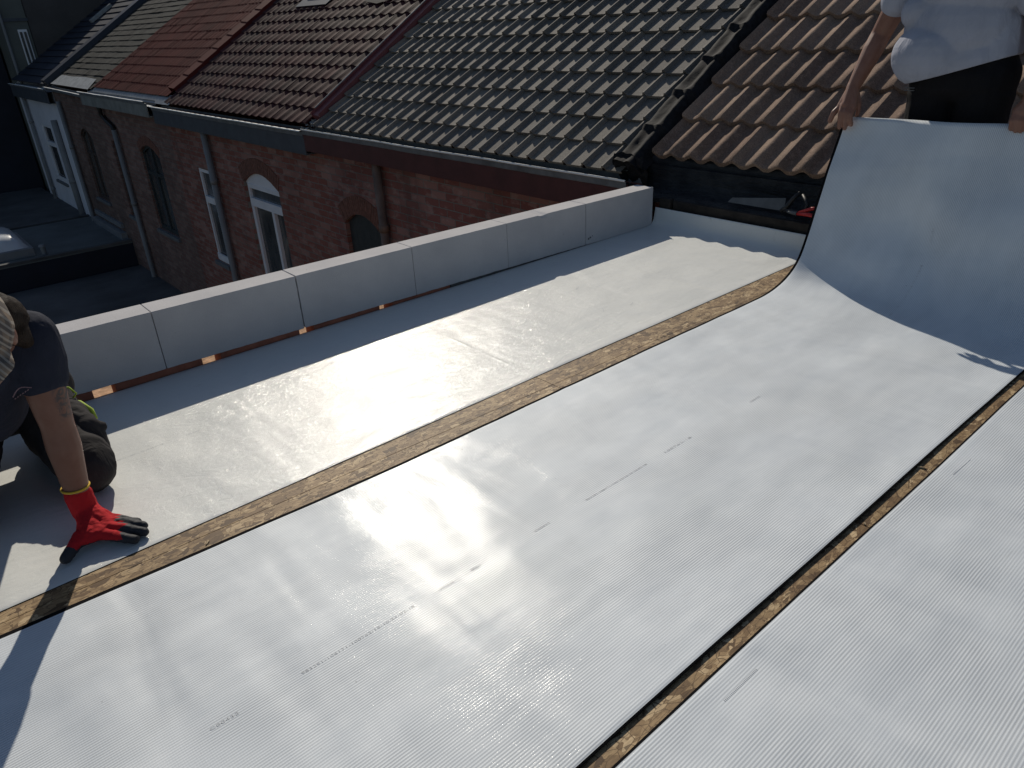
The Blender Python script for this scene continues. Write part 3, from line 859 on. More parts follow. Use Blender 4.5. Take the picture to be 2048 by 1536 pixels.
# debris where A and B meet at the gutter
db = MB()
for k in range(26):
    y = 7.55+random.random()*.35; x = 3.70+random.random()*.10; z = .262+(x-3.72)*.6+random.random()*.02
    r_ = .02+random.random()*.03
    db.poly([(x+r_*math.cos(a)*random.uniform(.5, 1), y+r_*math.sin(a), z+random.uniform(-.012, .022)) for a in (0, 1.3, 2.6, 3.9, 5.2)])
db.build('lead_flashing', M['zinc'], B)
# C: brick red metal tiles
Cc = thing('row_house', 'brick terraced house with a matt brick-red roof and pale gutter box', 'house', (XF, 15, -6), 'terraced houses in the row')
opC = [(13.72, 14.80, -2.05, -.66, .16), (16.19, 16.66, -2.08, -.60, 0)]
house_body(Cc, 12.85, 17.05, .2, M['brick_c'], opC)
window(Cc, 13.72, 14.80, -2.05, -.66, .16, M['win_dark'], 'arched_dark')
arch_band(13.72, 14.80, -.66, .16, .16, Cc)
window(Cc, 16.19, 16.66, -2.08, -.60, 0, M['win_brown'], 'arched_dark')
roof_part(Cc, 12.62, 17.0, .36, SR, .15, .235, p_metal, .007, .006, 6, 1, 0, M['tile_c'], x0=3.86)
gutter(Cc, 13.0, 17.2, .30, [M['zinc_dark'], M['rim']], fasc=M['fascia_pale'], zf=.06, xg=3.60)
zb_ = MB(); zb_.poly([(3.74, 12.3, .262), (3.74, 17.1, .262), (3.90, 17.1, .38), (3.90, 12.3, .38)]); zb_.build('eave_flashing', M['zinc_dark'], Cc)
vb = MB()
for k in range(14):
    s_a, s_b = .1+k*.32, .1+k*.32+.335
    hh = .07
    for (a, b, h0, h1) in ((12.36, 12.40, -.04, hh), (12.40, 12.62, hh, hh+.02), (12.62, 12.65, hh+.02, .0)):
        vb.poly([rp(3.86, .36, s_a, a, h0+.010), rp(3.86, .36, s_b, a, h0), rp(3.86, .36, s_b, b, h1), rp(3.86, .36, s_a, b, h1+.010)])
vb.build('verge', M['tile_c'], Cc)
pipe(Cc, 15.95, -.35, -5.9, M['pipe_grey'], .045, collars=(.25, .6))
sw = MB(); sw.tube([(3.72, 16.55, .07), (3.74, 16.5, -.02), (3.76, 16.62, -.12), (3.77, 16.35, -.22), (3.765, 16.0, -.30), (3.755, 15.95, -.40)], .04, 12); 
o = sw.build('swan_neck', M['pipe_black'], Cc, smooth=True)
# D: mossy grey slates
D = thing('row_house', 'narrow terraced house with mottled mossy grey roof and a lead-patched eave', 'house', (XF, 19, -6), 'terraced houses in the row')
opD = [(18.2, 19.2, -2.05, -.70, .18)]
house_body(D, 17.05, 20.75, .2, M['brick_d'], opD)
window(D, 18.2, 19.2, -2.05, -.70, .18, M['win_brown'], 'arched_dark')
roof_part(D, 17.0, 20.75, .33, SR, .22, .19, p_none, .012, .010, 2, 1, 0, M['tile_d'], x0=3.80, jit=.003)
gutter(D, 17.15, 20.7, .235, [M['zinc_dark'], M['rim']], tilt=.012)
ld = MB(); pts = [(17.1, .0), (17.3, .3), (18.3, .33), (19.3, .31), (20.4, .33), (20.5, .02)]
ld.poly([rp(3.78, .30, s, y, .035) for y, s in pts])
o = ld.build('lead_patch', M['zinc'], D)
pipe(D, 20.15, -.02, -5.9, M['pipe_grey'], .045, collars=(.17, .55))
# E: white painted rear wall, blue-black slates
Ee = thing('row_house', 'white painted terraced house with blue-black slate roof, last of the row', 'house', (XF, 23, -6), 'terraced houses in the row')
opE = [(22.35, 23.45, -2.15, -.72, 0)]
house_body(Ee, 20.75, 25.35, .2, M['white_wall'], opE)
window(Ee, 22.35, 23.45, -2.15, -.72, 0, M['win_white'], 'narrow')
roof_part(Ee, 21.0, 25.3, .30, SR, 1.2, .25, p_none, .022, .018, 2, 1, 0, M['tile_e'], x0=3.76)
gutter(Ee, 20.7, 25.2, .225, [M['zinc_dark'], M['rim']], fasc=M['fascia_grey'], zf=-.10)
vb = MB()
for (a, b, h0, h1) in ((20.75, 20.78, -.04, .12), (20.78, 21.15, .12, .12), (21.15, 21.18, .12, .0)):
    vb.poly([rp(3.78, .30, 0, a, h0), rp(3.78, .30, SR, a, h0), rp(3.78, .30, SR, b, h1), rp(3.78, .30, 0, b, h1)])
vb.poly([rp(3.78, .30, 0, 20.75, -.04), rp(3.78, .30, 0, 20.78, .12), rp(3.78, .30, 0, 21.15, .12), rp(3.78, .30, 0, 21.18, 0)])
vb.build('verge', M['verge_black'], Ee)
roof_window(Ee, 23.5, 23.68, 2.4, 3.1, .30, 'roof_window', False)
pipe(Ee, 24.35, .0, -3.6, M['pipe_grey'], .045, collars=(.2, .7))
pipe(Ee, 21.3, -.5, -3.4, M['pipe_grey'], .07, collars=(.5,))

# taller gable building closing the row
T = thing('apartment_building', 'taller rendered building rising behind the last slate roof', 'building', (8, 30, -6))
mb = MB(); mb.box((4.60, 25.40, -6), (13, 34, 3.3)); mb.build('wall', M['render_brown'], T)
mb = MB(); mb.box((4.0, 25.38, -6), (4.58, 33.9, 3.25)); o = mb.build('corner_wall', M['render_green'], T)
mb = MB(); mb.tube([(3.97, 25.33, 3.2), (3.97, 25.33, -3)], .035, 10); mb.build('drain_pipe', M['pipe_grey'], T)
mb = MB(); mb.box((4.28, 25.34, .62), (4.50, 25.37, 1.52)); o = mb.build('window', M['win_white'], T)
for z0_ in (.68,): 
    mb = MB(); mb.box((4.31, 25.325, z0_), (4.37, 25.339, 1.46)); mb.box((4.41, 25.325, z0_), (4.47, 25.339, 1.46)); mb.build('pane', M['glass'], o)
mb = MB(); mb.box((3.98, 25.35, 1.72), (4.6, 25.379, 1.80)); mb.build('ledge', M['fascia_grey'], T)
mb = MB(); mb.box((4.0, 25.41, 3.3), (13.1, 34.1, 3.45)); mb.build('roof', M['bitumen'], T)
K = thing('dark_building', 'blue-black clad building filling the far left behind the white house', 'building', (0, 31, -6))
mb = MB(); mb.box((-9, 26.9, -6), (3.94, 36, 3.0)); mb.build('wall', M['dark_wall'], K)
mb = MB(); mb.box((-9.1, 26.8, 3.0), (3.96, 36.1, 3.2)); mb.build('roof', M['bitumen'], K)

# rear extensions with flat felt roofs
def ext(label, y0, y1, zt, x0, mat, kerb=True):
    t = thing('flat_roof_extension', label, 'extension', ((x0+XF)/2, (y0+y1)/2, -6), 'flat roofed rear extensions')
    mb = MB(); mb.box((x0, y0, -6), (XF-.002, y1, zt-.03)); mb.build('wall', M['dark_wall'], t)
    mb = MB(); mb.box((x0-.02, y0-.02, zt-.03), (XF-.004, y1+.0, zt)); mb.build('roof', mat, t)
    if kerb:
        mb = MB(); mb.box((x0-.03, y0-.03, zt+.0), (XF-.006, y0+.09, zt+.05)); mb.box((x0-.03, y0+.09, zt), (x0+.09, y1-.02, zt+.05)); mb.build('roof_edge', M['bitumen'], t)
    return t
ext('low black felt roof below the arched white window', 8.0, 17.1, -3.25, -2.5, M['bitumen'])
eD = ext('grey felt roof carrying the milky dome, behind the low black roof', 17.25, 20.75, -2.75, -3.0, M['bitumen2'])
ext('far felt roof below the white painted house', 20.9, 26.7, -2.78, -4.0, M['bitumen'])
mb = MB(); mb.box((3.70, 17.5, -2.75), (XF-.004, 19.9, -2.60)); mb.box((3.76, 17.6, -2.52), (XF-.004, 19.8, -2.42))
mb.build('wall_flashing', M['pipe_grey'], eD)
# roof light dome
RL = thing('roof_light', 'milky domed roof light on the grey felt roof', 'roof light', (1.3, 18.6, -2.75))
mb = MB(); mb.box((.6, 17.7, -2.75), (2.05, 19.6, -2.58)); mb.build('curb', M['pipe_grey'], RL, bevel=.01)
mb = MB(); nn = 14; gr = []
for i in range(nn+1):
    row = []
    for j in range(nn+1):
        u, v = i/nn*2-1, j/nn*2-1
        row.append(mb.vert((1.325+u*.66, 18.65+v*.87, -2.575+.30*(max(0, (1-u**4)*(1-v**4)))**.6)))
    gr.append(row)
for i in range(nn):
    for j in range(nn): mb.face((gr[i][j], gr[i+1][j], gr[i+1][j+1], gr[i][j+1]))
mb.build('dome', M['dome'], RL, smooth=True)
V = MB(); V.tube([(2.2, 17.65, -2.75), (2.2, 17.65, -2.58)], .05, 12); V.tube([(2.2, 17.65, -2.58), (2.2, 17.65, -2.54)], [.075, .05], 12)
tag(V.build('roof_vent', M['pipe_grey']), 'small grey vent cap beside the milky roof dome', 'vent')

# ------------------------------------------------------------------ our own house
H = thing('row_house', 'terraced house with wavy brown concrete tiles, right behind the standing man', 'house', (XF, 0, -6), 'terraced houses in the row')
OX, OZ = 3.868, .358
rO = roof_part(H, -3.2, 3.10, OZ, 4.3, .1495, .350, p_roman, .036, .034, 10, 2, .012, M['tile_ours'], x0=OX, jit=.0018)
mb = MB(); mb.box((XF+.14, -3.2, -6), (12, 3.15, .2)); mb.build('wall', M['brick_a'], H)
mb = MB(); mb.box((-2.58, -2.38, -6), (XF+.139, 2.922, -.02)); mb.box((-2.58, 2.922, -6), (XF+.139, 3.26, -.058)); mb.build('extension_wall', M['ledge_brick'], H)
# stepped lead verge between the two roofs
mb = MB(); ny_ = 16
def vp_(s, k):
    ph = (s/.35) % 1.0
    t = k/ny_
    y = 3.335-.235*t
    PP = [(0, -.012), (.08, .030), (.2, .046), (.5, .036), (.66, .052), (.76, .034), (.88, -.015), (1, -.05)]
    for (a0, b0), (a1, b1) in zip(PP, PP[1:]):
        if t <= a1+1e-9: base = b0+(b1-b0)*(t-a0)/(a1-a0); break
    lump = .018*max(0, 1-ph*6)+.006*(1-ph)
    wob = .009*fn((s, y), 9, 4)+.006*abs(fn((s, y*2), 18, 7))
    yy = y + .012*fn((s, t), 5, 2) - .010*max(0, 1-ph*5)
    return rp(3.72, .262+.045, s, yy, base+lump+wob-.005)
ss = []
for r in range(13):
    for q in (0, .02, .05, .1, .17, .25, .34, .43, .52, .61, .7, .79, .87, .95): ss.append((r+q)*.35)
rows = [[mb.vert(vp_(s, k)) for k in range(ny_+1)] for s in ss]
for a, b in zip(rows, rows[1:]):
    for k in range(ny_): mb.face((a[k], b[k], b[k+1], a[k+1]))
o = mb.build('verge_flashing', M['lead'], H, smooth=True)
# crumpled lead end at the eave
mb = MB(); N1, N2 = 18, 16; gr = []
for i in range(N1+1):
    row = []
    for j in range(N2+1):
        a = i/N1; b = j/N2
        y = 3.32-.24*a; z = .36+.03-.20*b; x = 3.72+.03*math.sin(3*a)+.10*b*b+.0
        n1 = fn((y*1.0, z, x), 16, 3); n2 = fn((y, z, x), 38, 5)
        row.append(mb.vert((x+.035*n1+.012*n2, y+.02*n2, z+.03*n1)))
    gr.append(row)
for i in range(N1):
    for j in range(N2): mb.face((gr[i][j], gr[i][j+1], gr[i+1][j+1], gr[i+1][j]))
mb.build('lead_end', M['lead'], H, smooth=True)
# eave build-up under the tiles: dirty timber upstand, black foil
mb = MB()
mb.box((3.692, -3.0, -.02), (3.722, 2.80, .160)); mb.box((3.664, -3.0, -.02), (3.6915, 2.80, .06)); mb.build('upstand_board', M['timber_dark'], H, bevel=.002)
mb = MB(); mb.box((3.684, 2.815, .07), (3.73, 2.90, .165)); mb.box((3.690, 2.815, -.02), (3.73, 2.90, .06)); mb.build('packing_block', M['timber_dark'], H, bevel=.003)
mb = MB(); gr = []
NY = 190
sec = [(3.716, .158), (3.728, .172), (3.78, .180), (3.815, .186), (3.835, .205), (3.842, .24), (3.862, .27), (3.858, .30), (3.872, .33), (3.868, .352), (3.88, .375), (3.93, .40)]
for i in range(NY+1):
    y = -3.0+6.3*i/NY; row = []
    for j, (x, z) in enumerate(sec):
        am = 0 if j < 1 else 1
        n1 = fn((y, j*.05, 0), 3.1, 3); n2 = fn((y*1.6, j*.11, 0), 13, 9); n3 = fn((y, j*.2, 0), 30, 2)
        row.append(mb.vert((x+am*(.014*n1+.010*n2), y, z+am*(.010*n1+.010*n2+.004*n3))))
    gr.append(row)
for i in range(NY):
    for j in range(len(sec)-1): mb.face((gr[i][j], gr[i][j+1], gr[i+1][j+1], gr[i+1][j]))
mb.build('underlay_foil', M['black_foil'], H, smooth=True)
mb = MB(); mb.box((3.71, -3.0, .13), (3.86, 3.12, .158)); mb.box((3.845, -3.0, .158), (3.865, 3.12, .33)); mb.build('wall_plate', M['black_foil'], H)

# hand saw and snips lying on the timber ledge
SW = thing('hand_saw', 'hand saw with a dull steel blade lying on the ledge below the brown tiles', 'saw', (3.72, 2.1, .2))
mb = MB()
bl_ = [(3.735, 2.44, .196), (3.745, 2.42, .222), (3.76, 2.09, .262), (3.735, 2.08, .196)]
lo = [Vector(p) for p in bl_]; off = Vector((.0015, 0, .0))
i0 = [mb.vert(p) for p in lo]; i1 = [mb.vert(p+off) for p in lo]
mb.face(i0); mb.face(i1[::-1])
for k in range(4): mb.face((i0[k], i1[k], i1[(k+1) % 4], i0[(k+1) % 4]))
mb.build('blade', M['steel'], SW)
mb = MB(); mb.tube([(3.74, 2.10, .192), (3.745, 2.075, .215), (3.765, 2.05, .262), (3.775, 2.02, .30)], [.012, .013, .012, .009], 10)
mb.tube([(3.742, 2.085, .20), (3.735, 2.02, .203), (3.735, 1.96, .205)], [.012, .011, .012], 10)
mb.tube([(3.735, 1.96, .205), (3.75, 1.955, .25), (3.77, 2.0, .29)], [.010, .010, .009], 10)
mb.build('handle', M['pipe_black'], SW, smooth=True)
SN_ = thing('tin_snips', 'tin snips with red grips behind the saw, half hidden by the lifted sheet', 'snips', (3.72, 1.9, .2))
mb = MB(); mb.tube([(3.72, 2.05, .2), (3.715, 1.99, .2)], [.006, .011], 10); mb.build('jaws', M['steel'], SN_)
for (a, b) in (((3.715, 1.99, .2), (3.71, 1.86, .198)), ((3.72, 1.985, .205), (3.75, 1.86, .245))):
    mb = MB(); m_ = (Vector(a)+Vector(b))/2+Vector((0, 0, .006)); mb.tube([a, m_, b], [.008, .011, .010], 10); mb.build('grip', M['red_plastic'], SN_, smooth=True)

# ================================================================== PEOPLE
def cap(bm, a, b, ra, rb, n=14, sq=None):
    """closed tapered capsule"""
    a = Vector(a); b = Vector(b); d_ = b-a; L = d_.length
    z = d_.normalized() if L > 1e-6 else Vector((0, 0, 1))
    x = z.orthogonal().normalized(); y = z.cross(x)
    rings = []
    for k in range(5):
        t = math.pi/2*(1-k/4); rings.append((a-z*ra*math.sin(t), ra*math.cos(t)))
    for k in range(5):
        t = math.pi/2*k/4; rings.append((b+z*rb*math.sin(t), rb*math.cos(t)))
    vs = []
    for c, r_ in rings:
        r_ = max(r_, 1e-4)
        vs.append([bm.verts.new(c+(x*math.cos(2*math.pi*j/n)+y*math.sin(2*math.pi*j/n))*r_) for j in range(n)])
    for r0, r1 in zip(vs, vs[1:]):
        for j in range(n): bm.faces.new((r0[j], r0[(j+1) % n], r1[(j+1) % n], r1[j]))
    bm.faces.new(vs[0][::-1]); bm.faces.new(vs[-1])
def ell(bm, c, r, rot=None, n=20):
    m = Matrix.Translation(Vector(c)) @ (rot.to_4x4() if rot is not None else Matrix.Identity(4)) @ Matrix.Diagonal((r[0], r[1], r[2], 1))
    bmesh.ops.create_uvsphere(bm, u_segments=n, v_segments=n//2+2, radius=1, matrix=m)
def basis(fwd, up):
    f = Vector(fwd).normalized(); u = Vector(up); r = u.cross(f).normalized(); u = f.cross(r)
    return Matrix((r, f, u)).transposed()    # local x = left, y = forward, z = up
def blob(name, fn_, mats, parent, vox=.006, smooth=4, disp=None, matf=None, dec=None):
    bm = bmesh.new(); fn_(bm)
    me = bpy.data.meshes.new('tmp'); bm.to_mesh(me); bm.free()
    o = bpy.data.objects.new('tmp', me); COL.objects.link(o)
    r = o.modifiers.new('r', 'REMESH'); r.mode = 'VOXEL'; r.voxel_size = vox
    if smooth:
        s_ = o.modifiers.new('s', 'SMOOTH'); s_.iterations = smooth; s_.factor = .5
    dg = bpy.context.evaluated_depsgraph_get(); dg.update()
    m2 = bpy.data.meshes.new_from_object(o.evaluated_get(dg)); bpy.data.objects.remove(o)
    m2.name = name
    if disp:
        nn = [v.normal.copy() for v in m2.vertices]
        for v, n in zip(m2.vertices, nn):
            v.co = v.co + n*disp(v.co, n)
        m2.update()
    m2.materials.clear()
    if not isinstance(mats, (list, tuple)): mats = [mats]
    for m in mats: m2.materials.append(m)
    m2.polygons.foreach_set('use_smooth', [True]*len(m2.polygons))
    if matf:
        for p in m2.polygons: p.material_index = matf(p.center)
    ob = bpy.data.objects.new(name, m2); link(ob, parent)
    return ob
def head(bm, c, B, s=1.0):
    """c = skull centre, B basis (left, forward/face, up)"""
    c = Vector(c)
    L = lambda x, y, z: c+B @ Vector((x*s, y*s, z*s))
    ell(bm, L(0, -.008, .02), (.076*s, .094*s, .088*s), B)
    ell(bm, L(0, .030, -.045), (.058*s, .060*s, .070*s), B)
    ell(bm, L(0, .060, -.088), (.028*s, .024*s, .022*s), B)      # chin
    cap(bm, L(0, .092, .002), L(0, .112, -.034), .009*s, .014*s, 10)  # nose
    for q in (-1, 1):
        ell(bm, L(q*.078, -.004, -.012), (.010*s, .020*s, .032*s), B)   # ear
        cap(bm, L(q*.016, .084, .022), L(q*.045, .074, .022), .010*s, .008*s, 8)  # brow
        ell(bm, L(q*.033, .068, -.030), (.022*s, .018*s, .018*s), B)
    cap(bm, L(-.020, .086, -.060), L(.020, .086, -.060), .007*s, .007*s, 8)
    cap(bm, L(-.016, .084, -.070), L(.016, .084, -.070), .008*s, .008*s, 8)
def hand(bm, W, palm, tips, thumb, spread, rp_=.018, rf=.0085, knk=None, bends=None, out=1):
    """palm = list of knuckle points; tips = finger tips; bends = mid joints"""
    W = Vector(W)
    for k in knk:
        cap(bm, W+(Vector(k)-W)*.15, Vector(k), .016, .0125, 10)
    for k1, k2 in zip(knk, knk[1:]): cap(bm, k1, k2, .0125, .0125, 8)
    for k, b, t in zip(knk, bends, tips):
        pts = [Vector(k)] + [Vector(q) for q in b] + [Vector(t)]
        r_ = rf*1.10
        for p_, q_ in zip(pts, pts[1:]):
            cap(bm, p_, q_, r_, r_*.92, 10); r_ *= .92
    pts = [Vector(q) for q in thumb]
    r_ = .0145
    for p_, q_ in zip(pts, pts[1:]):
        cap(bm, p_, q_, r_, r_*.82, 10); r_ *= .80

def folds(amp, sc, seed, ax=(1, 1, 1)):
    def f(co, n):
        p = Vector((co.x*ax[0], co.y*ax[1], co.z*ax[2]))
        a = noise.noise(p*sc+Vector((seed, seed, 0))); b = noise.noise(p*sc*2.3+Vector((0, seed, seed)))
        return amp*((1-abs(a)*2.2)*.7+b*.4)
    return f

# ---------------- kneeling man, left
KM = thing('person', 'man in navy t-shirt and plaid cap kneeling and leaning on his red-gloved hand', 'person', (.1, 2.3, .006))
W = Vector((.143, 2.040, .105)); EL = Vector((.155, 2.045, .325)); SH = Vector((.162, 2.055, .572))
WR = Vector((-.22, 1.99, .105)); ER = Vector((-.235, 2.05, .33)); SHR = Vector((-.125, 2.06, .585))
NK = Vector((.03, 2.03, .625)); HC = Vector((.043, 1.86, .655))
PEL = Vector((.07, 2.60, .27)); CH = Vector((.02, 2.24, .50)); MID = Vector((.05, 2.43, .42))
HL = Vector((.165, 2.58, .20)); KL = Vector((.205, 2.225, .085)); AL = Vector((.15, 2.60, .06))
HR = Vector((-.02, 2.58, .20)); KR = Vector((-.115, 2.23, .088)); AR = Vector((-.05, 2.62, .06))
HB = basis((-.10, -.80, -.62), (-.0, -.55, .80))
def km_body(bm):
    head(bm, HC, HB)
    cap(bm, NK, HC+HB @ Vector((0, -.03, -.04)), .056, .052)
    cap(bm, SHR, NK, .055, .06); cap(bm, SH, NK, .055, .06)
    cap(bm, CH, MID, .12, .115); cap(bm, MID, PEL, .11, .12); cap(bm, NK, CH, .08, .12)
    for s_, e_, w_ in ((SH, EL, W), (SHR, ER, WR)):
        cap(bm, s_, s_.lerp(e_, .45), .056, .050); cap(bm, s_.lerp(e_, .45), e_, .050, .040)
        m_ = e_.lerp(w_, .28); cap(bm, e_, m_, .040, .0425); cap(bm, m_, w_, .0425, .029)
        cap(bm, w_, w_+(w_-e_).normalized()*.035, .029, .028)
    for h_, k_, a_ in ((HL, KL, AL), (HR, KR, AR)):
        cap(bm, h_, k_, .080, .055); cap(bm, k_, a_, .055, .038)
        cap(bm, a_, a_+Vector((0, .10, -.02)), .035, .03)
body = blob('body', km_body, M['skin_l'], KM, .006, 3)
# navy shirt
def km_shirt(bm):
    cap(bm, SH+Vector((-.002, 0, -.004)), SH.lerp(EL, .30), .068, .066); cap(bm, SH.lerp(EL, .26), SH.lerp(EL, .44), .066, .060)
    cap(bm, SHR, SHR.lerp(ER, .5), .074, .068)
    cap(bm, SH+Vector((-.03, .03, .0)), SHR+Vector((.03, .03, 0)), .074, .074)
    cap(bm, SH+Vector((-.06, .10, -.012)), SHR+Vector((.05, .10, 0)), .085, .085)
    ell(bm, CH+Vector((-.015, .05, .035)), (.170, .17, .150))
    cap(bm, CH+Vector((.03, .05, .02)), PEL+Vector((.0, 0, .02)), .125, .130); cap(bm, CH+Vector((-.05, .05, .02)), PEL+Vector((-.03, 0, .02)), .135, .135)
    cap(bm, NK+Vector((0, .02, -.01)), CH, .085, .13)
    cap(bm, NK+Vector((.0, .04, -.10)), CH+Vector((0, -.03, -.12)), .10, .11)
shirt = blob('t_shirt', km_shirt, M['navy'], KM, .007, 6, folds(.006, 9, 3, (1, 1, .6)))
# trousers
def km_tr(bm):
    for h_, k_, a_ in ((HL, KL, AL), (HR, KR, AR)):
        cap(bm, h_, k_+Vector((0, .02, .010)), .098, .076); cap(bm, k_+Vector((0, .0, -.004)), k_+Vector((0, .05, 0)), .072, .074); cap(bm, k_+Vector((0, .02, 0)), a_+Vector((0, 0, .01)), .070, .055)
    cap(bm, HL+Vector((0, .0, .03)), HR+Vector((0, 0, .03)), .115, .115)
    cap(bm, PEL, HL, .12, .10); cap(bm, PEL, HR, .12, .10)
def tr_disp(co, n):
    a = folds(.008, 9, 7, (.7, 1.5, .9))(co, n)+folds(.0025, 22, 11, (.6, 1.4, .7))(co, n)
    return a
tr = blob('work_trousers', km_tr, M['work_grey'], KM, .007, 5, tr_disp)
for v in tr.data.vertices: v.co.z = max(v.co.z, .0085)
for v in body.data.vertices: v.co.z = max(v.co.z, .011)
# knee pad pocket, tool pocket, lime trim, patch
def pad(bm):
    ell(bm, KL+Vector((.006, -.006, .0)), (.062, .058, .070)); cap(bm, KL+Vector((.03, .0, .045)), KL+Vector((-.03, -.02, .05)), .022, .022)
pd = blob('knee_pad', pad, M['work_grey'], KM, .007, 3, folds(.004, 14, 2))
for v in pd.data.vertices: v.co.z = max(v.co.z, .008)
mb = MB(); mb.tube([(.235, 2.455, .215), (.262, 2.435, .205), (.282, 2.41, .180), (.285, 2.39, .155)], [.006, .0075, .0075, .005], 8); mb.build('lime_trim', M['hivis'], KM, smooth=True)
mb = MB(); mb.tube([(.225, 2.47, .262), (.25, 2.455, .255), (.262, 2.44, .235), (.25, 2.45, .22)], .003, 8); mb.build('tool_loop', M['hivis'], KM, smooth=True)
def pocket(bm):
    cap(bm, (.245, 2.33, .165), (.255, 2.30, .105), .038, .034); cap(bm, (.225, 2.42, .19), (.240, 2.34, .165), .045, .042); cap(bm, (.215, 2.345, .215), (.285, 2.325, .155), .014, .014)
blob('thigh_pocket', pocket, M['work_grey'], KM, .006, 3, folds(.004, 20, 5))
# red glove
kn = [Vector((.150, 1.935, .038)), Vector((.168, 1.953, .043)), Vector((.182, 1.974, .041)), Vector((.190, 1.997, .034))]
tp = [Vector((.216, 1.872, .018)), Vector((.245, 1.889, .018)), Vector((.252, 1.921, .018)), Vector((.244, 1.950, .018))]
bd = []
for a, b, h_ in zip(kn, tp, (.030, .033, .031, .026)):
    q = a.lerp(b, .45); q.z = h_; q2 = a.lerp(b, .75); q2.z = h_*.72; bd.append([q, q2])
th = [Vector((.128, 2.005, .05)), Vector((.108, 1.962, .036)), Vector((.080, 1.935, .026)), Vector((.058, 1.914, .020))]
def glove(bm):
    hand(bm, W+Vector((.004, -.01, -.045)), None, tp, th, None, rf=.0145, knk=kn, bends=bd)
    Wb = W+Vector((.003, -.008, -.04))
    cap(bm, W+Vector((0, 0, .012)), Wb, .0345, .034); cap(bm, Wb, kn[1].lerp(kn[2], .5), .034, .020)
    cap(bm, Wb+Vector((0, 0, -.005)), kn[0], .028, .017); cap(bm, Wb, kn[3], .028, .016)
    cap(bm, kn[0].lerp(th[1], .5)+Vector((0, 0, .002)), Wb, .022, .03); cap(bm, kn[0].lerp(th[1], .45), kn[0], .016, .018)
    cap(bm, th[1], th[3], .0185, .0145); cap(bm, th[1], kn[0].lerp(kn[1], .3), .020, .018); cap(bm, th[2].lerp(th[1], .4), kn[0], .013, .017)
def glove_mat(c):
    # rubber dipped tips and underside
    for t_, k_ in zip(tp, kn):
        if (Vector(c)-t_).length < .050+.010*math.sin(c.y*300) and c.x > .19: return 1
    if (Vector(c)-th[3]).length < .030: return 1
    if c.z < .027: return 1
    return 0
gl = blob('glove', glove, [M['glove_red'], M['glove_rubber']], KM, .0030, 3, folds(.0012, 60, 3), glove_mat)
for v in gl.data.vertices: v.co.z = max(v.co.z, .0065)
mb = MB(); Rn = []
cen = W+Vector((0, 0, .036)); ax = (EL-W).normalized(); x_ = ax.orthogonal().normalized(); y_ = ax.cross(x_)
mb.tube([cen+(x_*math.cos(a)+y_*math.sin(a))*.0335 for a in [2*math.pi*k/24 for k in range(25)]], .0032, 6, caps=False)
mb.build('glove_hem', M['glove_hem'], gl, smooth=True)
def glove2(bm):
    k2 = [WR+Vector((x, -.085, -.07)) for x in (.03, .012, -.008, -.026)]; t2 = [k+Vector((.01, -.085, -.014)) for k in k2]
    b2 = [[k.lerp(t, .5)+Vector((0, 0, .004))] for k, t in zip(k2, t2)]
    hand(bm, WR+Vector((0, -.01, -.045)), None, t2, [WR+Vector((.02, -.02, -.05)), WR+Vector((.055, -.06, -.075)), WR+Vector((.07, -.09, -.085))], None, rf=.0112, knk=k2, bends=b2)
    cap(bm, WR+Vector((0, 0, .01)), WR+Vector((0, -.01, -.045)), .034, .034)
g2 = blob('glove', glove2, [M['glove_red'], M['glove_rubber']], KM, .0035, 3, None, lambda c: 1 if c.z < .026 or c.y < 1.87 else 0)
for v in g2.data.vertices: v.co.z = max(v.co.z, .008)
# cap, hair, logo, boots
def plaid(bm):
    L = lambda x, y, z: HC+HB @ Vector((x, y, z))
    ell(bm, L(0, -.010, .040), (.088, .106, .085), HB)
    ell(bm, L(0, .085, .030), (.070, .058, .016), HB)
blob('cap', plaid, M['plaid'], KM, .005, 3, folds(.003, 22, 5))
def hair(bm):
    L = lambda x, y, z: HC+HB @ Vector((x, y, z))
    cap(bm, L(.045, -.07, -.01), Vector((.118, 1.975, .655)), .052, .055)
    cap(bm, Vector((.118, 1.975, .655)), Vector((.150, 2.03, .625)), .052, .030)
    cap(bm, Vector((.125, 1.96, .63)), Vector((.150, 1.985, .585)), .040, .018)
    ell(bm, L(0, -.045, -.02), (.074, .06, .07), HB)
blob('hair', hair, M['hair'], KM, .005, 3, folds(.003, 40, 6, (.5, .5, 1)))
mb = MB()
LO = Vector((.082, 1.972, .462))
mb.tube([LO+Vector((.002+.006*k, -.0015*k, .010*math.sin(k*.55)+.003*k)) for k in range(8)], .0014, 5)
for k in range(6): mb.tube([LO+Vector((.004+.006*k, -.0012*k, -.006+.0028*k)), LO+Vector((.007+.006*k, -.0014*k, -.004+.003*k))], .0012, 5)
mb.build('chest_print', M['logo'], KM)
for a_ in (AL, AR):
    def bt(bm, a_=a_):
        cap(bm, a_+Vector((0, -.01, 0)), a_+Vector((0, .06, -.005)), .045, .045); cap(bm, a_+Vector((0, .05, -.01)), a_+Vector((0, .10, .02)), .042, .035)
    b_ = blob('boot', bt, M['boot'], KM, .007, 3)
    for v in b_.data.vertices: v.co.z = max(v.co.z, .008)

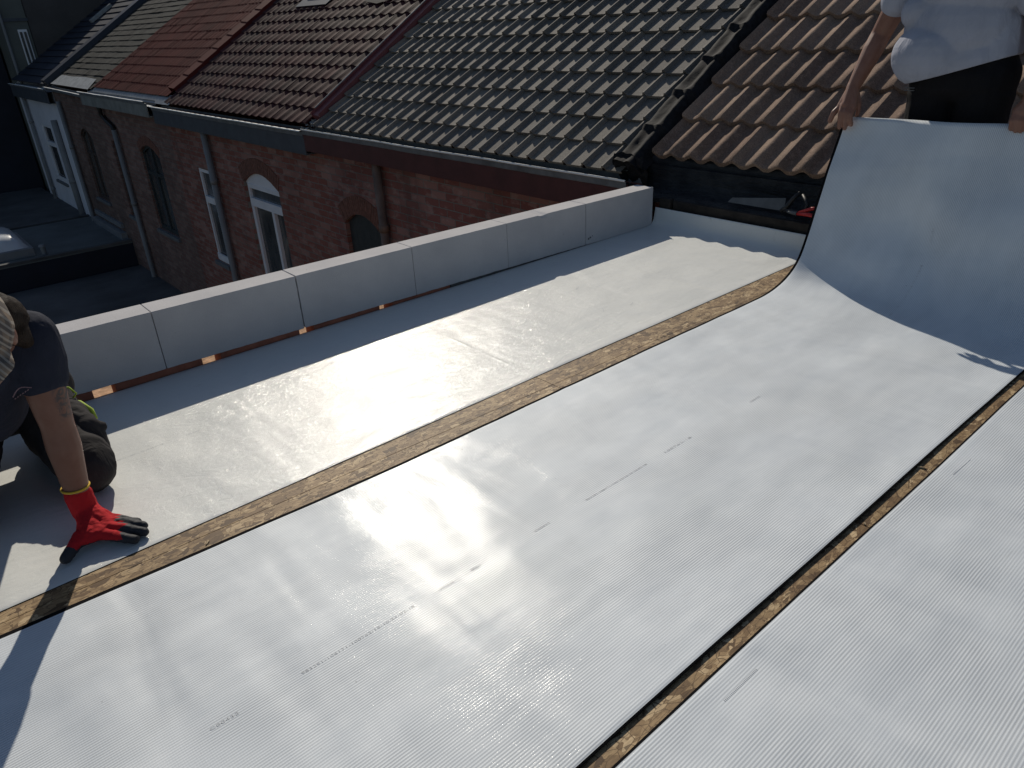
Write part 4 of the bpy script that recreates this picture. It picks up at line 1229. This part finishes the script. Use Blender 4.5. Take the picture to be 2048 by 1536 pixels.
# ---------------- standing man, right
RM = thing('person', 'man in light grey t-shirt and black trousers standing and holding up the sheet', 'person', (3.58, 1.27, .003))
rB_ = Vector
bp = dict(pel=Vector((3.605, 1.27, .88)), wa=Vector((3.60, 1.285, 1.02)), ch=Vector((3.58, 1.30, 1.22)), nk=Vector((3.54, 1.32, 1.41)),
          sR=Vector((3.560, 1.515, 1.345)), sL=Vector((3.575, 1.115, 1.345)),
          eR=Vector((3.595, 1.640, 1.075)), wR=Vector((3.478, 1.672, .868)),
          eL=Vector((3.585, 1.00, 1.06)), wL=Vector((3.495, .972, .860)))
HB2 = basis((-.75, .10, -.55), (-.5, 0, .85)); HC2 = Vector((3.49, 1.32, 1.535))
KT = .004
def rm_body(bm):
    head(bm, HC2, HB2)
    cap(bm, bp['nk'], HC2+HB2 @ Vector((0, -.03, -.05)), .058, .054)
    cap(bm, bp['sR'], bp['nk'], .055, .06); cap(bm, bp['sL'], bp['nk'], .055, .06)
    cap(bm, bp['ch'], bp['wa'], .115, .105); cap(bm, bp['wa'], bp['pel'], .10, .095); cap(bm, bp['nk'], bp['ch'], .07, .11)
    for s_, e_, w_ in ((bp['sR'], bp['eR'], bp['wR']), (bp['sL'], bp['eL'], bp['wL'])):
        cap(bm, s_, s_.lerp(e_, .5), .055, .050); cap(bm, s_.lerp(e_, .5), e_, .050, .043)
        m_ = e_.lerp(w_, .3); cap(bm, e_, m_, .043, .044); cap(bm, m_, w_, .044, .029)
    for dy in (-.10, .10):
        h_ = bp['pel']+Vector((0, dy, -.05)); k_ = Vector((3.585, 1.26+dy*1.1, .48)); a_ = Vector((3.60, 1.26+dy*1.15, .10))
        cap(bm, h_, k_, .075, .055); cap(bm, k_, a_, .058, .04); cap(bm, a_, a_+Vector((-.10, 0, -.05)), .038, .03)
    # right hand curled over the sheet corner, fingers hanging in front
    w_ = bp['wR']
    kn_ = [Vector((3.432, 1.636, .792)), Vector((3.424, 1.657, .799)), Vector((3.424, 1.679, .797)), Vector((3.432, 1.700, .786))]
    tp_ = [Vector((3.418, 1.627, .716)), Vector((3.409, 1.650, .700)), Vector((3.409, 1.675, .702)), Vector((3.405, 1.722, .728))]
    bd_ = [[Vector((k.x-.020, k.y-.002, k.z-.030)), Vector((k.x-.022, k.y-.004, k.z-.055))] for k in kn_]
    bd_[3] = [Vector((3.408, 1.712, .765))]
    th_ = [w_+Vector((.005, -.018, -.03)), Vector((3.462, 1.628, .80)), Vector((3.464, 1.626, .765)), Vector((3.462, 1.632, .735))]
    hand(bm, w_+Vector((-.008, .0, -.015)), None, tp_, th_, None, rf=.0118, knk=kn_, bends=bd_)
    cap(bm, w_, kn_[1].lerp(kn_[2], .5), .030, .020); cap(bm, w_, kn_[0], .026, .016); cap(bm, w_, kn_[3], .026, .015)
    # left hand
    w_ = bp['wL']
    kn_ = [Vector((3.462, 1.002-.018*k, .798+.002*(k in (1, 2)))) for k in range(4)]
    bd_ = [[Vector((k.x-.018, k.y+.001, k.z-.030))] for k in kn_]
    tp_ = [Vector((k.x-.004, k.y+.002, k.z-.070+(.008 if i in (0, 3) else 0))) for i, k in enumerate(kn_)]
    th_ = [w_+Vector((.005, .015, -.02)), Vector((3.498, 1.015, .80)), Vector((3.500, 1.012, .765))]
    hand(bm, w_+Vector((-.008, .0, -.015)), None, tp_, th_, None, rf=.0095, knk=kn_, bends=bd_)
    cap(bm, w_, kn_[1].lerp(kn_[2], .5), .028, .018)
blob('body', rm_body, M['skin_r'], RM, .0042, 2)
def rm_shirt(bm):
    cap(bm, bp['sR'], bp['sR'].lerp(bp['eR'], .50), .074, .072); cap(bm, bp['sL'], bp['sL'].lerp(bp['eL'], .50), .074, .072)
    cap(bm, bp['sR'], bp['nk'], .070, .07); cap(bm, bp['sL'], bp['nk'], .070, .07)
    ell(bm, bp['ch']+Vector((0, 0, .04)), (.150, .215, .19))
    ell(bm, (3.575, 1.315, 1.10), (.150, .210, .18))
    ell(bm, (3.545, 1.385, 1.00), (.160, .160, .135))          # belly
    ell(bm, (3.585, 1.290, .985), (.140, .205, .12))
    cap(bm, (3.60, 1.19, 1.08), (3.60, 1.19, 1.00), .11, .12)
    cap(bm, (3.52, 1.46, 1.16), (3.55, 1.30, 1.20), .07, .07)
def sh_cut(co, n):
    return folds(.005, 7, 12, (1, 1.2, .7))(co, n)
shr = blob('t_shirt', rm_shirt, M['heather'], RM, .006, 6, sh_cut)
# hem: higher on his left side, low over the belly
for v in shr.data.vertices:
    hem = .885+.34*max(0, 1.46-v.co.y)**1.15
    if v.co.z < hem: v.co.z = hem
def rm_tr(bm):
    cap(bm, bp['pel']+Vector((0, .085, .03)), bp['pel']+Vector((0, -.085, .03)), .125, .125)
    cap(bm, bp['pel']+Vector((0, .07, .08)), bp['pel']+Vector((0, -.07, .08)), .115, .115)
    for dy in (-.10, .10):
        h_ = bp['pel']+Vector((0, dy*.95, -.04)); k_ = Vector((3.59, 1.26+dy*1.1, .48)); a_ = Vector((3.60, 1.26+dy*1.15, .10))
        cap(bm, h_, k_, .112, .082); cap(bm, k_, a_, .080, .062)
blob('trousers', rm_tr, M['black_cloth'], RM, .007, 4, folds(.006, 8, 4))
mb = MB(); mb.box((3.458, 1.400, .862), (3.466, 1.440, .865)); mb.box((3.458, 1.400, .872), (3.466, 1.440, .875)); mb.build('belt_buckle', M['steel'], RM)
def rm_hair(bm):
    L = lambda x, y, z: HC2+HB2 @ Vector((x, y, z))
    ell(bm, L(0, -.020, .040), (.082, .095, .080), HB2)
blob('hair', rm_hair, M['hair'], RM, .006, 2, folds(.003, 40, 6))
for dy in (-.10, .10):
    def bt(bm, dy=dy):
        a_ = Vector((3.60, 1.26+dy*1.15, .075))
        cap(bm, a_, a_+Vector((0, 0, .05)), .052, .05); cap(bm, a_+Vector((.0, 0, -.02)), a_+Vector((-.16, 0, -.035)), .048, .036)
    b_ = blob('boot', bt, M['boot'], RM, .007, 3)
    for v in b_.data.vertices: v.co.z = max(v.co.z, .002)
# a little site litter on the boards: wood chips and screw heads
def chip(x, y, L, w_, a):
    mb = MB(); c, s_ = math.cos(a), math.sin(a)
    P = [(-L/2, -w_/2), (L/2, -w_/2*.6), (L/2*.9, w_/2), (-L/2*.8, w_/2*.8)]
    Q = [(x+p*c-q*s_, y+p*s_+q*c) for p, q in P]
    mb.poly([(p, q, .0012) for p, q in Q][::-1]); mb.poly([(p, q, .0028+.001*k) for k, (p, q) in enumerate(Q)])
    for k in range(4): mb.poly([(*Q[k], .0012), (*Q[(k+1) % 4], .0012), (*Q[(k+1) % 4], .0028+.001*((k+1) % 4)), (*Q[k], .0028+.001*k)])
    return mb.build('wood_chip', M['chip'])
M['chip'] = simple('pale_fresh_wood', (.55, .42, .26), .8, .2, 60)
for x, y, L, w_, a, lab in ((2.02, .598, .022, .006, 1.9, 'pale wood chip standing across the narrow board strip beside the black edge'),
                            (1.655, .588, .009, .005, .4, 'small pale wood chip at the joint in the narrow board strip'),
                            (.36, 1.742, .016, .005, .7, 'pale wood splinter on the wide board strip nearest the red glove')):
    tag(chip(x, y, L, w_, a), lab, 'wood chip', 'wood chips on the boards')
